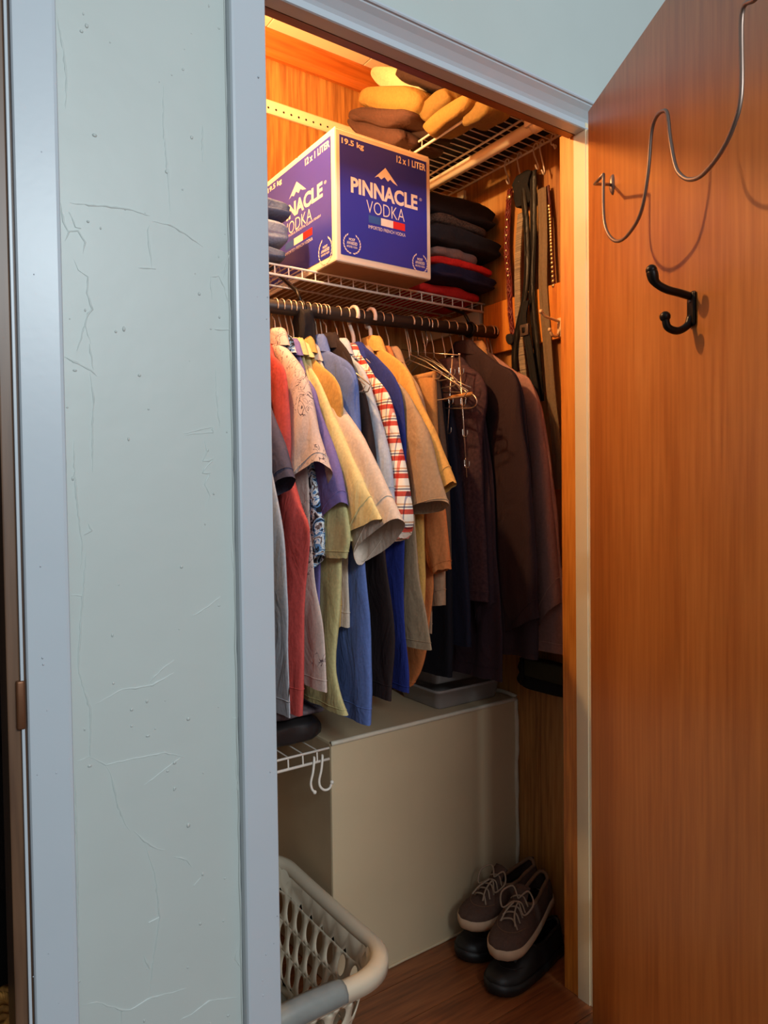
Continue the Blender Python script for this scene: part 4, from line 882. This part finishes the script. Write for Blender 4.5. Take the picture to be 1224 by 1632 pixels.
def cell(u0, u1, v0, v1, hole):
    n = 16; outer = []; inn = []
    for k in range(n):
        a = 2*math.pi*k/n; c, s = math.cos(a), math.sin(a); m_ = max(abs(c), abs(s))
        outer.append(bm.verts.new(wallp((u0+u1)/2+(u1-u0)/2*c/m_, (v0+v1)/2+(v1-v0)/2*s/m_)))
        if hole: inn.append(bm.verts.new(wallp((u0+u1)/2+(u1-u0)/2*.60*c, (v0+v1)/2+(v1-v0)/2*.80*s)))
    if hole:
        for k in range(n): bm.faces.new((outer[k], outer[(k+1) % n], inn[(k+1) % n], inn[k]))
    else: bm.faces.new(outer)
vs = [0, .10, .33, .56, .79, 1.0]
for r in range(5):
    for i in range(NC):
        off = .5 if r % 2 else 0
        u0, u1 = (i+off)/NC, (i+1+off)/NC
        cell(u0, u1, vs[r], vs[r+1], r in (1, 2, 3))
bmesh.ops.remove_doubles(bm, verts=bm.verts, dist=.0004); bmesh.ops.recalc_face_normals(bm, faces=bm.faces)
o = mesh('perforated_wall', bm, M_BSK, bk); sm = o.modifiers.new('thickness', 'SOLIDIFY'); sm.thickness = .0028; sm.offset = 0
bm = bmesh.new(); poly(bm, [rr(k/60, .062, .014, .08) for k in range(60)]); o = mesh('bottom', bm, mat('basket_floor_plastic', (176, 176, 160), .45, bump=.1), bk); sm = o.modifiers.new('thickness', 'SOLIDIFY'); sm.thickness = .004
bm = bmesh.new(); prof = [(.010, -.018), (.010, 0), (.004, .008), (-.006, .010), (-.016, .007), (-.022, -.002), (-.022, -.024), (-.018, -.024), (-.018, -.004), (-.012, .003), (-.004, .003), (.004, -.002), (.006, -.018)]
NR = 120; rings = []
for k in range(NR):
    s = k/NR; rings.append([bm.verts.new(rr(s, ins, rim_z(s)+dz, .10-ins*.6)) for ins, dz in prof])
for k in range(NR):
    a, b = rings[k], rings[(k+1) % NR]
    for j in range(len(prof)): bm.faces.new((a[j], a[(j+1) % len(prof)], b[(j+1) % len(prof)], b[j]))
bmesh.ops.recalc_face_normals(bm, faces=bm.faces); mesh('rim', bm, M_BSK, bk)
def grip(yc):
    bm = bmesh.new(); rings = []
    for k in range(25):
        x = BC.x-.078+.156*k/24; f = math.sin(math.pi*k/24)**.4
        y = yc; z = ZR+.010+.002
        sgn = -1 if yc < BC.y else 1
        pr = [(-.010, .000), (-.008, .009+.006*f), (.004, .013+.007*f), (.018, .010+.005*f), (.026, -.002), (.026, -.018), (.022, -.020), (.018, .000), (.006, .004), (-.004, .002)]
        rings.append([bm.verts.new((x, y+sgn*o_, z+dz-.002)) for o_, dz in pr])
    for a, b in zip(rings, rings[1:]):
        for j in range(len(a)): bm.faces.new((a[j], a[(j+1) % len(a)], b[(j+1) % len(a)], b[j]))
    bm.faces.new(rings[0]); bm.faces.new(rings[-1]); bmesh.ops.recalc_face_normals(bm, faces=bm.faces); mesh('grip', bm, M_GRIP, bk)
grip(BC.y-HY); grip(BC.y+HY)

# ------------------------------------------------------------------ shoes
def shoe(name, label, loc, heading, tilt, mu, ms, ml, laces=True, L=.275, group='shoes on the closet floor', roll_=0.0, high=0.0):
    """toe towards local +x"""
    t = thing(name, label, 'shoe', loc, group)
    Rm = Matrix.Rotation(heading, 4, 'Z')@Matrix.Rotation(-tilt, 4, 'Y')@Matrix.Rotation(roll_, 4, 'X')
    O = Vector(loc)
    def W_(p): return O+(Rm@Vector(p))
    def wid(s): return .034+.013*math.sin(math.pi*min(1, max(0, (s-.05)/1.2)))**1.0+(.006 if .45 < s < .95 else 0)*math.sin(math.pi*(s-.45)/.5) if s < .95 else .034
    NS = 26
    def half(s):                      # half width along the length (0 heel .. 1 toe)
        e = min(1, (s/.10)) if s < .10 else 1.0; e2 = min(1, ((1-s)/.22)) if s > .78 else 1.0
        return (.030+.016*max(0, math.sin(math.pi*(s-.15)/1.05)))*math.sqrt(max(0, 1-(1-e)**2))*math.sqrt(max(0.0, 1-(1-e2)**2))+.001
    def top(s):                       # height of the upper
        pts = [(0, .080+high), (.15, .075+high), (.35, .064+high), (.5, .078), (.62, .066), (.8, .048), (.92, .040), (1, .022)]
        for (a, ha), (b, hb) in zip(pts, pts[1:]):
            if s <= b: f = (s-a)/(b-a); f = f*f*(3-2*f); return ha+(hb-ha)*f
        return .022
    SH = .026
    bm = bmesh.new(); rings = []
    for i in range(NS+1):             # sole
        s = i/NS; w = half(s)+.003; x = (s-.5)*L*1.02; rise = .010*max(0, (s-.75)/.25)**2
        rings.append([bm.verts.new(W_((x, y*w, z+rise))) for y, z in ((-.92, 0), (-1.02, .010), (-1, SH), (0, SH), (1, SH), (1.02, .010), (.92, 0), (0, 0))])
    for a, b in zip(rings, rings[1:]):
        for j in range(8): bm.faces.new((a[j], a[(j+1) % 8], b[(j+1) % 8], b[j]))
    bm.faces.new(rings[0]); bm.faces.new(rings[-1]); bmesh.ops.recalc_face_normals(bm, faces=bm.faces); mesh('sole', bm, ms, t)
    bm = bmesh.new(); rings = []
    SG = 20; openr = (.02, .50)
    for i in range(NS+1):             # upper, open over the heel half
        s = i/NS; w = half(s)*.97; x = (s-.5)*L; h = top(s)-.018; rise = .010*max(0, (s-.75)/.25)**2; ring = []
        for k in range(SG+1):
            a = math.pi*k/SG; c_, s_ = math.cos(a), math.sin(a)
            y = w*math.copysign(abs(c_)**.75, c_); z = SH-.004+h*abs(s_)**.8
            if s < .56: y *= 1-.14*(s_**2)
            ring.append(bm.verts.new(W_((x, y, z+rise))))
        rings.append(ring)
    for i, (a, b) in enumerate(zip(rings, rings[1:])):
        s = (i+.5)/NS
        for k in range(SG):
            if .03 < s < .50 and 6 <= k < 14: continue
            bm.faces.new((a[k], a[k+1], b[k+1], b[k]))
    bmesh.ops.recalc_face_normals(bm, faces=bm.faces); o = mesh('upper', bm, mu, t); sm = o.modifiers.new('thickness', 'SOLIDIFY'); sm.thickness = .004; sm.offset = 1 if False else 0
    # padded collar round the opening
    edge = []
    def upt(s, k):
        w = half(s)*.97; h = top(s)-.018; a = math.pi*k/SG; c_, s_ = math.cos(a), math.sin(a); y = w*math.copysign(abs(c_)**.75, c_)
        if s < .56: y *= 1-.14*(s_**2)
        return W_(((s-.5)*L, y, SH-.004+h*abs(s_)**.8))
    edge = [upt(s, 6) for s in (.06, .12, .2, .3, .4, .48)]+[upt(.52, k) for k in (8, 10, 12)]+[upt(s, 14) for s in (.48, .4, .3, .2, .12, .06)]+[upt(.035, k) for k in (12, 10, 8)]
    mesh('collar', tb(edge, .0050, 8, True), ml, t)
    bm = bmesh.new(); poly(bm, [W_(((s-.5)*L, sg*half(s)*.8, SH+.004)) for sg, ss in ((1, (.06, .15, .3, .5)), (-1, (.5, .3, .15, .06))) for s in ss]); mesh('insole', bm, MI, t)
    bm = bmesh.new(); rings = []
    for i in range(9):
        s = .74-.30*i/8; z = top(s)+.010 if i < 6 else top(s)+.010+.010*(i-5)
        rings.append([bm.verts.new(W_(((s-.5)*L, y*.020, z-.004*abs(y)))) for y in (-1, -.5, 0, .5, 1)])
    for a, b in zip(rings, rings[1:]):
        for j in range(4): bm.faces.new((a[j], a[j+1], b[j+1], b[j]))
    o = mesh('tongue', bm, mu, t); sm = o.modifiers.new('thickness', 'SOLIDIFY'); sm.thickness = .005
    seamp = [W_(((s-.5)*L, half(s)*.97*yy, SH-.004+(top(s)-.018)*hh+.002)) for s, yy, hh in ((.62, .93, .5), (.72, .80, .74), (.80, .55, .93), (.84, 0, 1.03), (.80, -.55, .93), (.72, -.80, .74), (.62, -.93, .5))]
    mesh('toe_seam', tb(catmull(seamp, 24), .0012, 5), ml, t)
    if laces:
        rl = random.Random(int(loc[0]*999))
        for j in range(5):
            s = .52+.055*j; z = top(s)+.013
            mesh('lace', tb(catmull([W_(((s-.5)*L, -.026, z-.012)), W_(((s+.012-.5)*L, -.010, z+.003)), W_(((s-.004-.5)*L, .010, z+.004)), W_(((s+.03-.5)*L, .026, z-.012))], 14), .0022, 6), laces, t)
        for sg in (-1, 1):
            s = .55; z = top(s)+.018
            pts = [W_(((s-.5)*L, 0, z)), W_(((s-.5)*L-.015, sg*.022, z+.018)), W_(((s-.5)*L+.005, sg*.045, z+.004)), W_(((s-.5)*L+.030, sg*.030, z-.016)), W_(((s-.5)*L+.012, sg*.006, z-.002)), W_(((s-.5)*L+.045, sg*.012, z-.010)), W_(((s-.5)*L+.070, sg*.020+.006, z-.022))]
            mesh('lace', tb(catmull(pts, 36), .0022, 6), laces, t)
    return t
M_SUE = F('brown_nubuck', (92, 70, 60)); M_SOLE = mat('cream_sole', (206, 172, 140), .6, bump=.1); M_LIN = F('brown_lining', (124, 92, 70)); M_LACE = F('grey_lace', (170, 148, 128), bump=.1)
M_BSH = mat('black_shoe_leather', (24, 20, 19), .5, bump=.1)
PI = math.pi
shoe('shoe', 'black shoe on the floor under the left brown sneaker', (1.325, .300, .001), PI-.05, .0, M_BSH, M_BSH, M_BSH, laces=None)
shoe('shoe', 'black shoe on the floor under the right brown sneaker', (1.300, .178, .001), PI+.12, .0, M_BSH, M_BSH, M_BSH, laces=None)
shoe('sneaker', 'brown lace-up sneaker with cream sole, left of the pair', (1.335, .302, .092), PI+.02, -.10, M_SUE, M_SOLE, M_LIN, laces=M_LACE)
shoe('sneaker', 'brown lace-up sneaker with cream sole, right of the pair, toe forward', (1.320, .205, .088), PI+.30, -.12, M_SUE, M_SOLE, M_LIN, laces=M_LACE)
shoe('boot', 'black boot standing against the right wall by the pine frame', (1.435, .160, .001), PI/2+.1, 0, M_BSH, M_BSH, M_BSH, laces=None, L=.10*1.0, high=.06, group='shoes on the closet floor') if False else None

# ------------------------------------------------------------------ dark room on the left: wicker basket and knitted throw
wc = P(-10, 1618, 1, .24)
wk = thing('wicker_basket', 'tan wicker basket handle in the dark doorway at the left edge', 'basket', (wc.x, .24, 0)); M_WK = F('wicker', (222, 156, 78), rough=.6, var=.5, scale=90)
zr = wc.z
R_ = .030
cen = Vector((wc.x, .24, zr))
for j in range(4):
    pts = []
    for i in range(72):
        a = 2*math.pi*i/72; tw = a*11+j*math.pi/2; r = R_+.004*math.cos(tw); pts.append(cen+Vector((r*math.cos(a), .004*math.sin(tw), r*math.sin(a))))
    mesh('handle_strand', tb(pts, .0034, 6, True), M_WK, wk)
zb = zr-R_-.03
for j in range(int(zb/.016)):
    z = .008+j*.016; rad = .085+.0003*j
    mesh('woven_coil', tb([Vector((cen.x+.005, .335, z))+Vector((rad*math.cos(2*math.pi*i/40), rad*math.sin(2*math.pi*i/40), .003*math.sin(i*2.6))) for i in range(40)], .008, 6, True), M_WK, wk)
kt = thing('knitted_throw', 'black and brown knitted throw hanging in the dark left doorway', 'throw', (.215, .6, .44))
bm, hem, _h = loft(.215, [Vector((0, .36, .66)), Vector((0, .34, .58)), Vector((0, .36, .5)), Vector((0, .34, .44))], [Vector((0, .84, .66)), Vector((0, .84, .58)), Vector((0, .84, .5)), Vector((0, .84, .44))], .045, 5, amp=.02)
mesh('cloth', bm, F('dark_knit', (44, 34, 32), col2=(12, 10, 10), scale=120, bump=.8), kt); seam('fringe', hem, None, MATS['dark_knit'], kt, .004)
